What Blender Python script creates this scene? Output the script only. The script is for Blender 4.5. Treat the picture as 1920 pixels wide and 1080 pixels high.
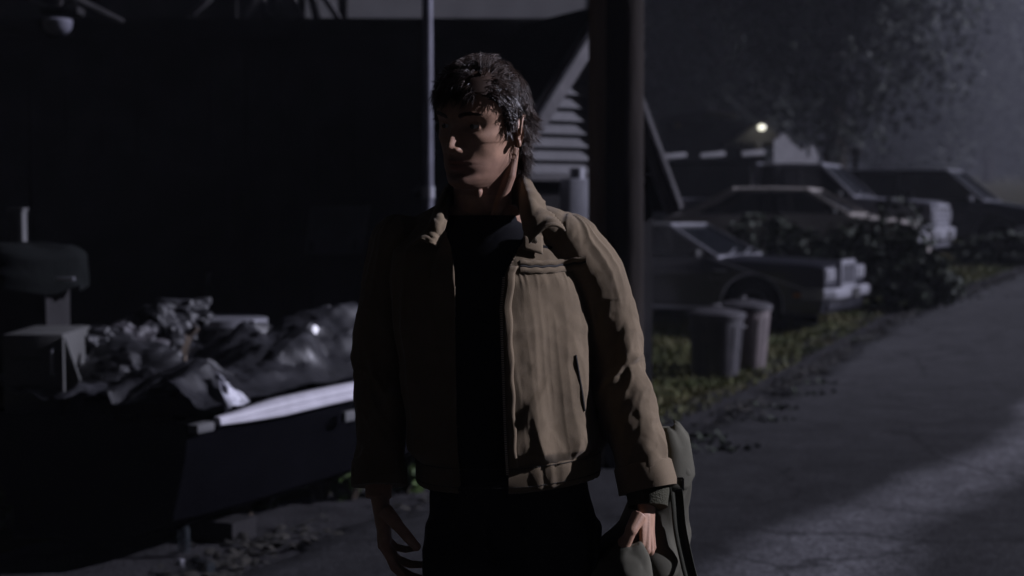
import bpy, bmesh, math, random
import numpy as np
from mathutils import Vector, Matrix, Euler
R = math.radians
random.seed(7)
rng = np.random.default_rng(11)
for _o in list(bpy.data.objects):
    bpy.data.objects.remove(_o)
SC = bpy.context.scene
COL = SC.collection

# ------------------------------------------------------------------ camera, sky, sun, exposure
F = 2667.0                       # focal length in pixels of the 1920 wide photograph
PITCH = math.atan(140 / F)
CAM = Vector((0.0, 0.0, 1.62))
cam_d = bpy.data.cameras.new("camera")
cam = bpy.data.objects.new("camera", cam_d)
COL.objects.link(cam)
cam.location = CAM
cam.rotation_euler = (math.pi / 2 - PITCH, 0, 0)
cam_d.sensor_width = 36.0
cam_d.lens = 36.0 * F / 1920
cam_d.clip_start = 0.05
cam_d.clip_end = 2000
cam_d.dof.use_dof = True
cam_d.dof.focus_distance = 2.72
cam_d.dof.aperture_fstop = 3.4
SC.camera = cam

SUN_EL, SUN_AZ = 25.0, -6.5       # degrees; azimuth measured from +X towards the camera
Ldir = Vector((math.cos(R(SUN_EL)) * math.cos(R(SUN_AZ)), -math.cos(R(SUN_EL)) * math.sin(R(SUN_AZ)), math.sin(R(SUN_EL))))
world = bpy.data.worlds.new("World")
SC.world = world
world.use_nodes = True
nt = world.node_tree
bg = nt.nodes["Background"]
sky = nt.nodes.new("ShaderNodeTexSky")
sky.sky_type = 'NISHITA'
sky.sun_disc = False
sky.sun_elevation = R(SUN_EL)
sky.sun_rotation = math.atan2(Ldir.x, Ldir.y)
nt.links.new(sky.outputs[0], bg.inputs[0])
bg.inputs[1].default_value = 0.0001
sun_d = bpy.data.lights.new("moonlight", 'SUN')
sun_d.energy = 4.8
sun_d.angle = R(0.6)
sun_d.color = (0.80, 0.80, 1.0)
sun = bpy.data.objects.new("moonlight", sun_d)
COL.objects.link(sun)
sun.rotation_euler = (-Ldir).to_track_quat('-Z', 'Y').to_euler()
vs = SC.view_settings
vs.view_transform = 'Standard'
vs.look = 'None'
vs.exposure = 0.0
vs.gamma = 1.0
vs.use_curve_mapping = False
SC.cycles.use_denoising = True
SC.cycles.max_bounces = 5
SC.cycles.diffuse_bounces = 1
SC.cycles.glossy_bounces = 2
SC.cycles.transmission_bounces = 3
SC.cycles.transparent_max_bounces = 12
SC.cycles.volume_bounces = 0
SC.cycles.sample_clamp_indirect = 2.0
SC.cycles.caustics_reflective = False
SC.cycles.caustics_refractive = False


# ------------------------------------------------------------------ placing helpers
CF = Vector((0, math.cos(PITCH), -math.sin(PITCH)))
CU = Vector((0, math.sin(PITCH), math.cos(PITCH)))


def P(px, py, d):
    return CAM + (CF + Vector((1, 0, 0)) * ((px - 960) / F) + CU * ((540 - py) / F)) * d


def ramp(y):
    if y < 13: return 0.0
    if y < 25: return 0.0035 * (y - 13) ** 2
    if y < 45: return 0.504 + 0.084 * (y - 25) - 0.0012 * (y - 25) ** 2
    return 0.504 + 1.68 - 0.48 + 0.036 * (y - 45)


def G(px, py):
    lo, hi = 1.0, 200.0
    for _ in range(60):
        m = (lo + hi) / 2
        q = P(px, py, m)
        if q.z > ramp(q.y): lo = m
        else: hi = m
    q = P(px, py, lo)
    q.z = ramp(q.y)
    return q


def vnoise(p, seed=0):
    p = np.asarray(p, float)
    i = np.floor(p).astype(np.int64)
    f = p - i
    f = f * f * (3 - 2 * f)

    def h(a, b, c):
        n = (a * 374761393 + b * 668265263 + c * 2147483647 + seed * 1274126177) & 0xFFFFFFFF
        n = ((n ^ (n >> 13)) * 1274126177) & 0xFFFFFFFF
        n = ((n ^ (n >> 16)) * 668265263) & 0xFFFFFFFF
        return ((n ^ (n >> 15)) & 0xFFFF) / 65535.0
    x, y, z = i[:, 0], i[:, 1], i[:, 2]
    fx, fy, fz = f[:, 0], f[:, 1], f[:, 2]
    r = 0
    for dx in (0, 1):
        for dy in (0, 1):
            for dz in (0, 1):
                w = (fx if dx else 1 - fx) * (fy if dy else 1 - fy) * (fz if dz else 1 - fz)
                r = r + w * h(x + dx, y + dy, z + dz)
    return r


def ridged(p, seed=0):
    return 1 - np.abs(2 * vnoise(p, seed) - 1)


# ------------------------------------------------------------------ materials
def mat(name, col, rough=0.7, metal=0.0, var=0.25, scale=6.0, bump=0.0, bscale=60.0, spec=0.5, col2=None, attr=None, coat=0.0, stretch=None, sheen=0.0):
    m = bpy.data.materials.new(name)
    m.use_nodes = True
    t = m.node_tree
    b = t.nodes["Principled BSDF"]
    b.inputs["Roughness"].default_value = rough
    b.inputs["Metallic"].default_value = metal
    b.inputs["Specular IOR Level"].default_value = spec
    b.inputs["Coat Weight"].default_value = coat
    b.inputs["Sheen Weight"].default_value = sheen
    tc = t.nodes.new("ShaderNodeTexCoord")
    vec = tc.outputs["Object"]
    if stretch:
        mp = t.nodes.new("ShaderNodeMapping")
        mp.inputs["Scale"].default_value = stretch
        t.links.new(vec, mp.inputs[0])
        vec = mp.outputs[0]
    n = t.nodes.new("ShaderNodeTexNoise")
    n.inputs["Scale"].default_value = scale
    n.inputs["Detail"].default_value = 6
    t.links.new(vec, n.inputs["Vector"])
    rp = t.nodes.new("ShaderNodeValToRGB")
    c2 = col2 or tuple(min(1, c * (1 + var)) for c in col)
    c1 = tuple(c * (1 - var) for c in col)
    rp.color_ramp.elements[0].position = 0.3
    rp.color_ramp.elements[1].position = 0.7
    rp.color_ramp.elements[0].color = (*c1, 1)
    rp.color_ramp.elements[1].color = (*c2, 1)
    t.links.new(n.outputs[0], rp.inputs[0])
    out = rp.outputs[0]
    if attr:
        a = t.nodes.new("ShaderNodeVertexColor")
        a.layer_name = attr
        mx = t.nodes.new("ShaderNodeMix")
        mx.data_type = 'RGBA'
        mx.blend_type = 'MULTIPLY'
        mx.inputs[0].default_value = 1.0
        t.links.new(out, mx.inputs[6])
        t.links.new(a.outputs[0], mx.inputs[7])
        out = mx.outputs[2]
    t.links.new(out, b.inputs["Base Color"])
    if bump > 0:
        n2 = t.nodes.new("ShaderNodeTexNoise")
        n2.inputs["Scale"].default_value = bscale
        n2.inputs["Detail"].default_value = 4
        t.links.new(vec, n2.inputs["Vector"])
        bp = t.nodes.new("ShaderNodeBump")
        bp.inputs["Strength"].default_value = bump
        bp.inputs["Distance"].default_value = 0.01
        t.links.new(n2.outputs[0], bp.inputs["Height"])
        t.links.new(bp.outputs[0], b.inputs["Normal"])
    return m


M = {}
M['jacket'] = mat('tan_canvas', (0.168, 0.125, 0.076), 0.9, var=0.15, scale=14, bump=0.2, bscale=800, spec=0.2, sheen=0.15)
for _n in M['jacket'].node_tree.nodes:
    if _n.type == 'TEX_NOISE' and _n.inputs['Scale'].default_value < 20:
        _n.inputs['Detail'].default_value = 13
        _n.inputs['Roughness'].default_value = .78
M['jacket_in'] = mat('dark_lining', (0.03, 0.027, 0.025), 0.9)
M['stitch'] = mat('tan_thread', (0.16, 0.11, 0.07), 0.9)
M['shirt'] = mat('black_cotton', (0.012, 0.012, 0.014), 0.95, spec=0.1)
M['trousers'] = mat('black_denim', (0.014, 0.014, 0.018), 0.9, bump=0.2, bscale=300, spec=0.15)
M['knit'] = mat('olive_knit', (0.06, 0.058, 0.04), 0.95, bump=0.5, bscale=300, spec=0.1)
M['skin'] = mat('skin', (0.40, 0.235, 0.155), 0.48, var=0.16, scale=55, bump=0.10, bscale=500, spec=0.35, attr='tint')
M['hair'] = mat('dark_brown_hair', (0.050, 0.030, 0.021), 0.38, var=0.4, scale=60, spec=0.5)
M['eye'] = mat('eye_white', (0.5, 0.47, 0.44), 0.2, var=0.03)
M['iris'] = mat('brown_iris', (0.03, 0.02, 0.012), 0.1)
M['leather'] = mat('black_leather', (0.015, 0.013, 0.012), 0.5, bump=0.2)
M['brass'] = mat('dull_brass', (0.45, 0.38, 0.28), 0.35, metal=1.0)
M['canvas'] = mat('olive_canvas', (0.082, 0.078, 0.058), 0.9, var=0.25, scale=12, bump=0.12, bscale=800, spec=0.15)
M['strap'] = mat('olive_webbing', (0.05, 0.05, 0.036), 0.9, bump=0.3, bscale=500, spec=0.15)
M['asphalt'] = None
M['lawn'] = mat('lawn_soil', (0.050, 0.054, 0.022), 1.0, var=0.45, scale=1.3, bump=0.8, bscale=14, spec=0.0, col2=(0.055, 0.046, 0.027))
M['gravel'] = mat('gravel_shoulder', (0.024, 0.023, 0.025), 0.95, var=0.45, scale=5, bump=1.0, bscale=40, spec=0.1)  # base colour darkened to hold the shade over the near verge
M['grass'] = mat('grass_blades', (0.10, 0.14, 0.036), 0.7, var=0.35, scale=1.6, spec=0.2, col2=(0.13, 0.115, 0.045))
M['leaf'] = mat('dark_leaves', (0.016, 0.024, 0.011), 0.75, var=0.5, scale=3.0, spec=0.3)
M['leaf_far'] = mat('tree_leaves', (0.022, 0.028, 0.018), 0.7, var=0.5, scale=0.6, spec=0.2)
M['leaf_weed'] = mat('weed_leaves', (0.060, 0.10, 0.022), 0.55, var=0.4, scale=9, spec=0.35)
M['litter'] = mat('leaf_litter', (0.016, 0.014, 0.010), 0.9, var=0.5, scale=20)
M['bark'] = mat('bark', (0.045, 0.036, 0.028), 0.95, var=0.4, scale=5, bump=1.0, bscale=18, spec=0.1, stretch=(1, 1, 0.2))
M['tarred'] = mat('tarred_pole', (0.020, 0.016, 0.014), 0.9, var=0.4, scale=8, bump=0.8, bscale=24, spec=0.1, stretch=(1, 1, 0.12))
M['board'] = mat('brown_lit_strip', (0.165, 0.115, 0.08), 0.9, var=0.45, scale=5, bump=0.8, bscale=26, spec=0.1, stretch=(1, 1, 0.15))
M['greyboard'] = mat('grey_painted_board', (0.12, 0.115, 0.12), 0.8, var=0.25, scale=6, bump=0.4, bscale=30, spec=0.2)
M['siding'] = mat('pale_siding', (0.15, 0.147, 0.155), 0.75, var=0.14, scale=4, bump=0.3, bscale=50, spec=0.25)
M['roofing'] = mat('dark_shingle', (0.022, 0.021, 0.024), 0.95, var=0.3, scale=10, bump=0.8, bscale=40, spec=0.1)
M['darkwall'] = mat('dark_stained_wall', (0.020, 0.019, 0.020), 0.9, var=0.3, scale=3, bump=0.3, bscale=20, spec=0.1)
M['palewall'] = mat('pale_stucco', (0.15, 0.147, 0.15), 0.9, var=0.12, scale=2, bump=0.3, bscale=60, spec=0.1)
M['galv'] = mat('galvanised_metal', (0.30, 0.30, 0.33), 0.45, metal=0.7, var=0.25, scale=6)
M['navy'] = mat('navy_car_paint', (0.013, 0.013, 0.020), 0.34, var=0.2, scale=2, coat=0.4)
M['vinyl'] = mat('black_vinyl_roof', (0.014, 0.014, 0.016), 0.7, bump=0.2, bscale=200)
M['tanpaint'] = mat('faded_tan_paint', (0.31, 0.285, 0.265), 0.4, var=0.15, scale=2, coat=0.2)
M['greypaint'] = mat('grey_truck_paint', (0.12, 0.12, 0.14), 0.4, var=0.15, scale=2, coat=0.3)
M['darkpaint'] = mat('dark_van_paint', (0.020, 0.022, 0.03), 0.35, var=0.15, scale=2, coat=0.3)
M['chrome'] = mat('dull_chrome', (0.40, 0.40, 0.44), 0.30, metal=0.5, var=0.12, scale=9)
M['tyre'] = mat('tyre_rubber', (0.015, 0.015, 0.015), 0.9, spec=0.2)
M['lens'] = mat('headlamp_glass', (0.26, 0.26, 0.28), 0.15, var=0.1)
M['amber'] = mat('amber_lens', (0.40, 0.15, 0.02), 0.3)
M['blackplastic'] = mat('black_plastic', (0.012, 0.012, 0.013), 0.5)
M['seat'] = mat('dark_seat_cloth', (0.03, 0.03, 0.035), 0.9)
M['binplastic'] = mat('grey_bin_plastic', (0.055, 0.052, 0.058), 0.55, var=0.3, scale=7, bump=0.15, bscale=40)
M['binpink'] = mat('mauve_grey_bin_plastic', (0.15, 0.125, 0.125), 0.6, var=0.25, scale=7, bump=0.15, bscale=40)
M['tarp'] = mat('black_plastic_sheet', (0.018, 0.018, 0.021), 0.36, var=0.3, scale=6, spec=0.8)
M['bagplastic'] = mat('black_bag_plastic', (0.016, 0.016, 0.019), 0.58, var=0.3, scale=6, spec=0.5)
M['tarplit'] = mat('lit_tarp_fold', (0.42, 0.42, 0.47), 0.45, var=0.35, scale=22, bump=0.6, bscale=60)  # pale grey gives the sheet fold its sunlit brightness
M['boatwhite'] = mat('white_gelcoat', (0.40, 0.39, 0.43), 0.4, var=0.2, scale=5)
M['boathull'] = mat('shade_dark_hull', (0.003, 0.003, 0.004), 0.95, spec=0.0)  # near-black base colour holds the shade lying on the hull
M['appliance'] = mat('grimy_enamel', (0.075, 0.075, 0.073), 0.5, var=0.2, scale=3)
M['dim'] = mat('grey_hardboard', (0.07, 0.07, 0.072), 0.8, var=0.15, scale=6)
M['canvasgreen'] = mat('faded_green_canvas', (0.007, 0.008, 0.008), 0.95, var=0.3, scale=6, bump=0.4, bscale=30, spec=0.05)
M['drum'] = mat('black_drum_plastic', (0.016, 0.016, 0.018), 0.42)
M['greentape'] = mat('green_tape', (0.02, 0.12, 0.07), 0.6)
M['stakewood'] = mat('pinkish_stake_wood', (0.36, 0.30, 0.27), 0.85, var=0.2, scale=12, stretch=(1, 1, 0.2))
M['lampshell'] = mat('pale_enamel', (0.13, 0.13, 0.16), 0.5)
M['cardboard'] = mat('damp_cardboard', (0.13, 0.10, 0.075), 0.9)


def glassy(name, col, a):
    m = bpy.data.materials.new(name)
    m.use_nodes = True
    t = m.node_tree
    b = t.nodes["Principled BSDF"]
    b.inputs["Base Color"].default_value = (*col, 1)
    b.inputs["Roughness"].default_value = 0.06
    n = t.nodes.new("ShaderNodeTexNoise")
    n.inputs["Scale"].default_value = 5
    mr = t.nodes.new("ShaderNodeMapRange")
    mr.inputs[3].default_value = a - 0.08
    mr.inputs[4].default_value = a + 0.08
    t.links.new(n.outputs[0], mr.inputs[0])
    t.links.new(mr.outputs[0], b.inputs["Alpha"])
    return m


M['glass'] = glassy('tinted_car_glass', (0.012, 0.014, 0.018), 0.55)
M['bottle'] = glassy('bottle_glass', (0.03, 0.035, 0.04), 0.5)
lm = bpy.data.materials.new('lit_lamp')
lm.use_nodes = True
_b = lm.node_tree.nodes["Principled BSDF"]
_b.inputs["Emission Color"].default_value = (1.0, 0.97, 0.80, 1)
_b.inputs["Emission Strength"].default_value = 1.6
M['lit'] = lm

# asphalt: pale strips run along the road (u = metres from the left edge)
am = bpy.data.materials.new('asphalt')
am.use_nodes = True
t = am.node_tree
b = t.nodes["Principled BSDF"]
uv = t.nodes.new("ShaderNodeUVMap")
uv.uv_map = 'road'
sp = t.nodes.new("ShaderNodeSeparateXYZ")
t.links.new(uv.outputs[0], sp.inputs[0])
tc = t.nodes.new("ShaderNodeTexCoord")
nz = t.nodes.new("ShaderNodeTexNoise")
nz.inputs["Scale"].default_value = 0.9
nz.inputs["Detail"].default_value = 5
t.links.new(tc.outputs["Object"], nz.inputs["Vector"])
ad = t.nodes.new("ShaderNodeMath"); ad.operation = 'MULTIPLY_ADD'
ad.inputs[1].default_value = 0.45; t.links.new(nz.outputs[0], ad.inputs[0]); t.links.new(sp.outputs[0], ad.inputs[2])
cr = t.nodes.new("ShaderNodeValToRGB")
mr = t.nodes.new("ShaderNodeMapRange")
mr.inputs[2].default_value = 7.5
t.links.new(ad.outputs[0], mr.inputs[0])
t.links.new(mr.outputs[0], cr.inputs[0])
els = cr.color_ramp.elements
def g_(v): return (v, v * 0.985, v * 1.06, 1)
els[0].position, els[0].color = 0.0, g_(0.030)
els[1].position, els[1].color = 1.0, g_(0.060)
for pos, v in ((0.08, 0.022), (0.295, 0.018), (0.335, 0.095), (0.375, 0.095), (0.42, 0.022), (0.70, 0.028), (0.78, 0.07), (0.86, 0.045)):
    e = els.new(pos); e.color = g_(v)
n3 = t.nodes.new("ShaderNodeTexNoise"); n3.inputs["Scale"].default_value = 38; n3.inputs["Detail"].default_value = 8
t.links.new(tc.outputs["Object"], n3.inputs["Vector"])
mr2 = t.nodes.new("ShaderNodeMapRange"); mr2.inputs[1].default_value = 0.3; mr2.inputs[2].default_value = 0.7
mr2.inputs[3].default_value = 0.4; mr2.inputs[4].default_value = 1.7
t.links.new(n3.outputs[0], mr2.inputs[0])
mx = t.nodes.new("ShaderNodeMix"); mx.data_type = 'RGBA'; mx.blend_type = 'MULTIPLY'; mx.inputs[0].default_value = 1
t.links.new(cr.outputs[0], mx.inputs[6]); t.links.new(mr2.outputs[0], mx.inputs[7])
# the paving turns paler with distance
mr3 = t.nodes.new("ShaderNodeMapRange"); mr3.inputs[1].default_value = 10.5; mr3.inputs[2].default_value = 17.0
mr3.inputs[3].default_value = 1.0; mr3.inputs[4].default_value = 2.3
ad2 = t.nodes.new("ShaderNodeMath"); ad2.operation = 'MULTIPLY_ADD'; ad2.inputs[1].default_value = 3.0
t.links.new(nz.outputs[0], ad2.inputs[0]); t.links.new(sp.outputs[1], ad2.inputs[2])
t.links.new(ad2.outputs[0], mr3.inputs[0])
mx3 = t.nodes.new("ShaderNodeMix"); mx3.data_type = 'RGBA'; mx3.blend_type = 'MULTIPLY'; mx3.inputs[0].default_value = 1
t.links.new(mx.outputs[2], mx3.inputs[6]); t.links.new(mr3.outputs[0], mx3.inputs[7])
# cracks, tar patches and stains
vo = t.nodes.new("ShaderNodeTexVoronoi"); vo.feature = 'DISTANCE_TO_EDGE'; vo.inputs["Scale"].default_value = 0.85
wn = t.nodes.new("ShaderNodeTexNoise"); wn.inputs["Scale"].default_value = 3.2; wn.inputs["Detail"].default_value = 8
t.links.new(tc.outputs["Object"], wn.inputs["Vector"])
wm = t.nodes.new("ShaderNodeMix"); wm.data_type = 'RGBA'; wm.inputs[0].default_value = 0.22
t.links.new(tc.outputs["Object"], wm.inputs[6]); t.links.new(wn.outputs[1], wm.inputs[7])
t.links.new(wm.outputs[2], vo.inputs["Vector"])
cm = t.nodes.new("ShaderNodeMapRange"); cm.inputs[1].default_value = 0.0; cm.inputs[2].default_value = 0.016; cm.inputs[3].default_value = 0.35; cm.inputs[4].default_value = 1.0
t.links.new(vo.outputs["Distance"], cm.inputs[0])
pn = t.nodes.new("ShaderNodeMapRange"); pn.inputs[1].default_value = 0.35; pn.inputs[2].default_value = 0.65; pn.inputs[3].default_value = 0.78; pn.inputs[4].default_value = 1.18
t.links.new(wn.outputs[0], pn.inputs[0])
cmul = t.nodes.new("ShaderNodeMath"); cmul.operation = 'MULTIPLY'
t.links.new(cm.outputs[0], cmul.inputs[0]); t.links.new(pn.outputs[0], cmul.inputs[1])
mx4 = t.nodes.new("ShaderNodeMix"); mx4.data_type = 'RGBA'; mx4.blend_type = 'MULTIPLY'; mx4.inputs[0].default_value = 1
t.links.new(mx3.outputs[2], mx4.inputs[6]); t.links.new(cmul.outputs[0], mx4.inputs[7])
t.links.new(mx4.outputs[2], b.inputs["Base Color"])
b.inputs["Roughness"].default_value = 0.75
b.inputs["Specular IOR Level"].default_value = 0.15
bp = t.nodes.new("ShaderNodeBump"); bp.inputs["Strength"].default_value = 0.7; bp.inputs["Distance"].default_value = 0.01
n4 = t.nodes.new("ShaderNodeTexNoise"); n4.inputs["Scale"].default_value = 70
t.links.new(tc.outputs["Object"], n4.inputs["Vector"])
t.links.new(n4.outputs[0], bp.inputs["Height"]); t.links.new(bp.outputs[0], b.inputs["Normal"])
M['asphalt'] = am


# ------------------------------------------------------------------ mesh builder
class MB:
    def __init__(s):
        s.v, s.f = [], []

    def add(s, vs_, fs_):
        o = len(s.v)
        s.v += [tuple(q) for q in vs_]
        s.f += [tuple(o + i for i in q) for q in fs_]
        return s

    def box(s, c, size, rot=None, taper=1.0):
        hx, hy, hz = size[0] / 2, size[1] / 2, size[2] / 2
        pts = []
        for z, k in ((-hz, 1), (hz, taper)):
            for x, y in ((-hx, -hy), (hx, -hy), (hx, hy), (-hx, hy)):
                p = Vector((x * k, y * k, z))
                if rot is not None: p = rot @ p
                pts.append(p + Vector(c))
        return s.add(pts, [(3, 2, 1, 0), (4, 5, 6, 7), (0, 1, 5, 4), (1, 2, 6, 5), (2, 3, 7, 6), (3, 0, 4, 7)])

    def bar(s, a, b_, w, h, up=(0, 0, 1)):
        a, b_ = Vector(a), Vector(b_)
        d = (b_ - a)
        L = d.length
        d.normalize()
        u = Vector(up)
        sx = d.cross(u)
        if sx.length < 1e-4: sx = d.cross(Vector((1, 0, 0)))
        sx.normalize()
        u = sx.cross(d)
        rot = Matrix((d, sx, u)).transposed()
        return s.box((a + b_) / 2, (L, w, h), rot)

    def tube(s, pts, rad, n=10, cap=True, flat=None):
        pts = [Vector(p) for p in pts]
        if not hasattr(rad, '__len__'): rad = [rad] * len(pts)
        rings, prev = [], None
        for i, p in enumerate(pts):
            d = pts[min(i + 1, len(pts) - 1)] - pts[max(i - 1, 0)]
            d.normalize()
            if prev is None:
                a = Vector((0, 0, 1)) if abs(d.z) < 0.9 else Vector((1, 0, 0))
                u = d.cross(a).normalized()
            else:
                u = (prev - d * prev.dot(d)).normalized()
            prev = u
            w = d.cross(u)
            r = rad[i]
            ra, rb = (r if hasattr(r, '__len__') else (r, r))
            rings.append([p + u * math.cos(2 * math.pi * k / n) * ra + w * math.sin(2 * math.pi * k / n) * rb for k in range(n)])
        return s.loft(rings, cap)

    def loft(s, rings, cap=True):
        n = len(rings[0])
        vs_ = [q for r in rings for q in r]
        fs_ = []
        for i in range(len(rings) - 1):
            for k in range(n):
                a, b_ = i * n + k, i * n + (k + 1) % n
                fs_.append((a, b_, b_ + n, a + n))
        if cap:
            fs_.append(tuple(range(n - 1, -1, -1)))
            fs_.append(tuple((len(rings) - 1) * n + k for k in range(n)))
        return s.add(vs_, fs_)

    def ball(s, c, r, n=12, rot=None):
        if not hasattr(r, '__len__'): r = (r, r, r)
        rings = []
        for i in range(1, n):
            ph = math.pi * i / n
            rg = []
            for k in range(2 * n):
                th = math.pi * k / n
                p = Vector((r[0] * math.sin(ph) * math.cos(th), r[1] * math.sin(ph) * math.sin(th), -r[2] * math.cos(ph)))
                if rot is not None: p = rot @ p
                rg.append(Vector(c) + p)
            rings.append(rg)
        return s.loft(rings, True)

    def lathe(s, prof, n=24, c=(0, 0, 0), axis='z', cap=True):
        rings = []
        for r, h in prof:
            rg = []
            for k in range(n):
                a = 2 * math.pi * k / n
                if axis == 'z': p = (r * math.cos(a), r * math.sin(a), h)
                elif axis == 'y': p = (r * math.cos(a), h, r * math.sin(a))
                else: p = (h, r * math.cos(a), r * math.sin(a))
                rg.append(Vector(c) + Vector(p))
            rings.append(rg)
        return s.loft(rings, cap)

    def build(s, name, m, parent=None, smooth=True, angle=35, bevel=0.0, world=False, thick=0.0):
        me = bpy.data.meshes.new(name)
        off = parent.location if (world and parent is not None) else Vector((0, 0, 0))
        vv = [tuple(Vector(q) - off) for q in s.v] if off.length > 0 else s.v
        me.from_pydata(vv, [], s.f)
        bm = bmesh.new()
        bm.from_mesh(me)
        bmesh.ops.recalc_face_normals(bm, faces=bm.faces)
        if bevel > 0:
            ed = [e for e in bm.edges if len(e.link_faces) == 2 and e.calc_face_angle(0) > R(40)]
            bmesh.ops.bevel(bm, geom=ed, offset=bevel, segments=2, affect='EDGES', profile=0.6)
        bm.to_mesh(me)
        bm.free()
        return finish(me, name, m, parent, smooth, angle, thick)


def finish(me, name, m, parent=None, smooth=True, angle=35, thick=0.0):
    if smooth:
        me.shade_smooth()
        if angle < 180:
            me.set_sharp_from_angle(angle=R(angle))
    o = bpy.data.objects.new(name, me)
    COL.objects.link(o)
    if m is not None:
        me.materials.append(m)
    if parent is not None: o.parent = parent
    if thick:
        md = o.modifiers.new('thick', 'SOLIDIFY')
        md.thickness = thick
        md.offset = 0
    return o


def np_mesh(V, Fq, name, m, parent=None, smooth=True, angle=180):
    me = bpy.data.meshes.new(name)
    V = np.asarray(V, np.float32)
    Fq = np.asarray(Fq, np.int32)
    me.vertices.add(len(V))
    me.vertices.foreach_set('co', V.ravel())
    k = Fq.shape[1]
    me.loops.add(Fq.size)
    me.loops.foreach_set('vertex_index', Fq.ravel())
    me.polygons.add(len(Fq))
    me.polygons.foreach_set('loop_start', np.arange(0, Fq.size, k, dtype=np.int32))
    me.update(calc_edges=True)
    me.validate()
    return finish(me, name, m, parent, smooth, angle)


def thing(name, label, cat, loc=(0, 0, 0), rz=0.0, group=None):
    o = bpy.data.objects.new(name, None)
    COL.objects.link(o)
    o.location = loc
    o.rotation_euler = (0, 0, rz)
    return tag(o, label, cat, group)


def tag(o, label, cat, group=None):
    o['label'] = label
    o['category'] = cat
    if group: o['group'] = group
    return o


def struct(o, kind='structure'):
    o['kind'] = kind
    return o


def dup(root, loc, rz, label=None, scale=None):
    def cp(o, par):
        c = o.copy()
        COL.objects.link(c)
        if par is not None: c.parent = par
        for ch in [q for q in o.children]:
            cp(ch, c)
        return c
    r = cp(root, None)
    r.location = loc
    r.rotation_euler = (0, 0, rz)
    if scale: r.scale = scale
    if label: r['label'] = label
    return r


def voxel(mb, size, smooth=2):
    me = bpy.data.meshes.new('tmp')
    me.from_pydata(mb.v, [], mb.f)
    bm = bmesh.new(); bm.from_mesh(me)
    bmesh.ops.recalc_face_normals(bm, faces=bm.faces)
    bm.to_mesh(me); bm.free()
    o = bpy.data.objects.new('tmp', me)
    COL.objects.link(o)
    md = o.modifiers.new('r', 'REMESH')
    md.mode = 'VOXEL'
    md.voxel_size = size
    dg = bpy.context.evaluated_depsgraph_get()
    ev = o.evaluated_get(dg)
    m2 = ev.to_mesh()
    V = np.empty(len(m2.vertices) * 3)
    m2.vertices.foreach_get('co', V)
    V = V.reshape(-1, 3)
    li = np.empty(len(m2.loops), np.int64)
    m2.loops.foreach_get('vertex_index', li)
    Fq = li.reshape(-1, 4)
    ev.to_mesh_clear()
    bpy.data.objects.remove(o)
    bpy.data.meshes.remove(me)
    for _ in range(smooth):
        V = lap(V, Fq, 0.6)
    return V, Fq


def lap(V, Fq, k):
    k_ = Fq.shape[1]
    S = np.zeros_like(V)
    C = np.zeros(len(V))
    for i in range(k_):
        a, b_ = Fq[:, i], Fq[:, (i + 1) % k_]
        for ax in range(3):
            S[:, ax] += np.bincount(a, V[b_, ax], len(V)) + np.bincount(b_, V[a, ax], len(V))
        C += np.bincount(a, minlength=len(V)) + np.bincount(b_, minlength=len(V))
    return V + (S / np.maximum(C, 1)[:, None] - V) * k


def normals(V, Fq):
    a = V[Fq[:, 2]] - V[Fq[:, 0]]
    b_ = V[Fq[:, 3]] - V[Fq[:, 1]] if Fq.shape[1] == 4 else V[Fq[:, 1]] - V[Fq[:, 0]]
    n = np.cross(a, b_)
    if Fq.shape[1] != 4: n = -n
    N = np.zeros_like(V)
    for i in range(Fq.shape[1]):
        for ax in range(3):
            N[:, ax] += np.bincount(Fq[:, i], n[:, ax], len(V))
    return N / np.maximum(np.linalg.norm(N, axis=1), 1e-9)[:, None]


def interp(x, xs, ys):
    return np.interp(x, xs, ys)


def smooth_tab(x, xs, ys):
    """monotone-ish cubic through a table"""
    xs, ys = np.asarray(xs, float), np.asarray(ys, float)
    m = np.gradient(ys, xs)
    i = np.clip(np.searchsorted(xs, x) - 1, 0, len(xs) - 2)
    h = xs[i + 1] - xs[i]
    t = np.clip((x - xs[i]) / h, 0, 1)
    return (2 * t**3 - 3 * t**2 + 1) * ys[i] + (t**3 - 2 * t**2 + t) * h * m[i] + (-2 * t**3 + 3 * t**2) * ys[i + 1] + (t**3 - t**2) * h * m[i + 1]


def crumple(p, seed, n=9, f0=1.2, gain=.62):
    """sharp straight creases: triangle waves laid over one another"""
    r = np.random.default_rng(seed)
    out, a, f = 0, 1.0, f0
    for i in range(n):
        d = r.normal(0, 1, 3); d /= np.linalg.norm(d)
        ph = (p @ d) * f + r.random() * 9 + (out * .35 if i else 0)
        out = out + a * (np.abs((ph % 2) - 1) * 2 - 1)
        if i % 2: a *= gain; f *= 1.45
    return out

#==BACKGROUND==
#==JUNK==
#==PERSON==
#==END==
# ------------------------------------------------------------------ ground, road, verge
EDGE_PX = [(400, 1079), (560, 1000), (780, 952), (1000, 895), (1150, 855), (1290, 822), (1400, 768), (1500, 712), (1600, 652), (1700, 592), (1800, 555), (1920, 510)]
_e = [G(*q) for q in EDGE_PX]
EY = np.array([-12.0, 4.5] + [q.y for q in _e] + [34.0, 50.0, 90.0])
EX = np.array([-2.2, -1.7] + [q.x for q in _e] + [_e[-1].x + 5.4, _e[-1].x + 16.5, _e[-1].x + 46.0])


def edge(y):
    return float(np.interp(y, EY, EX))


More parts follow.
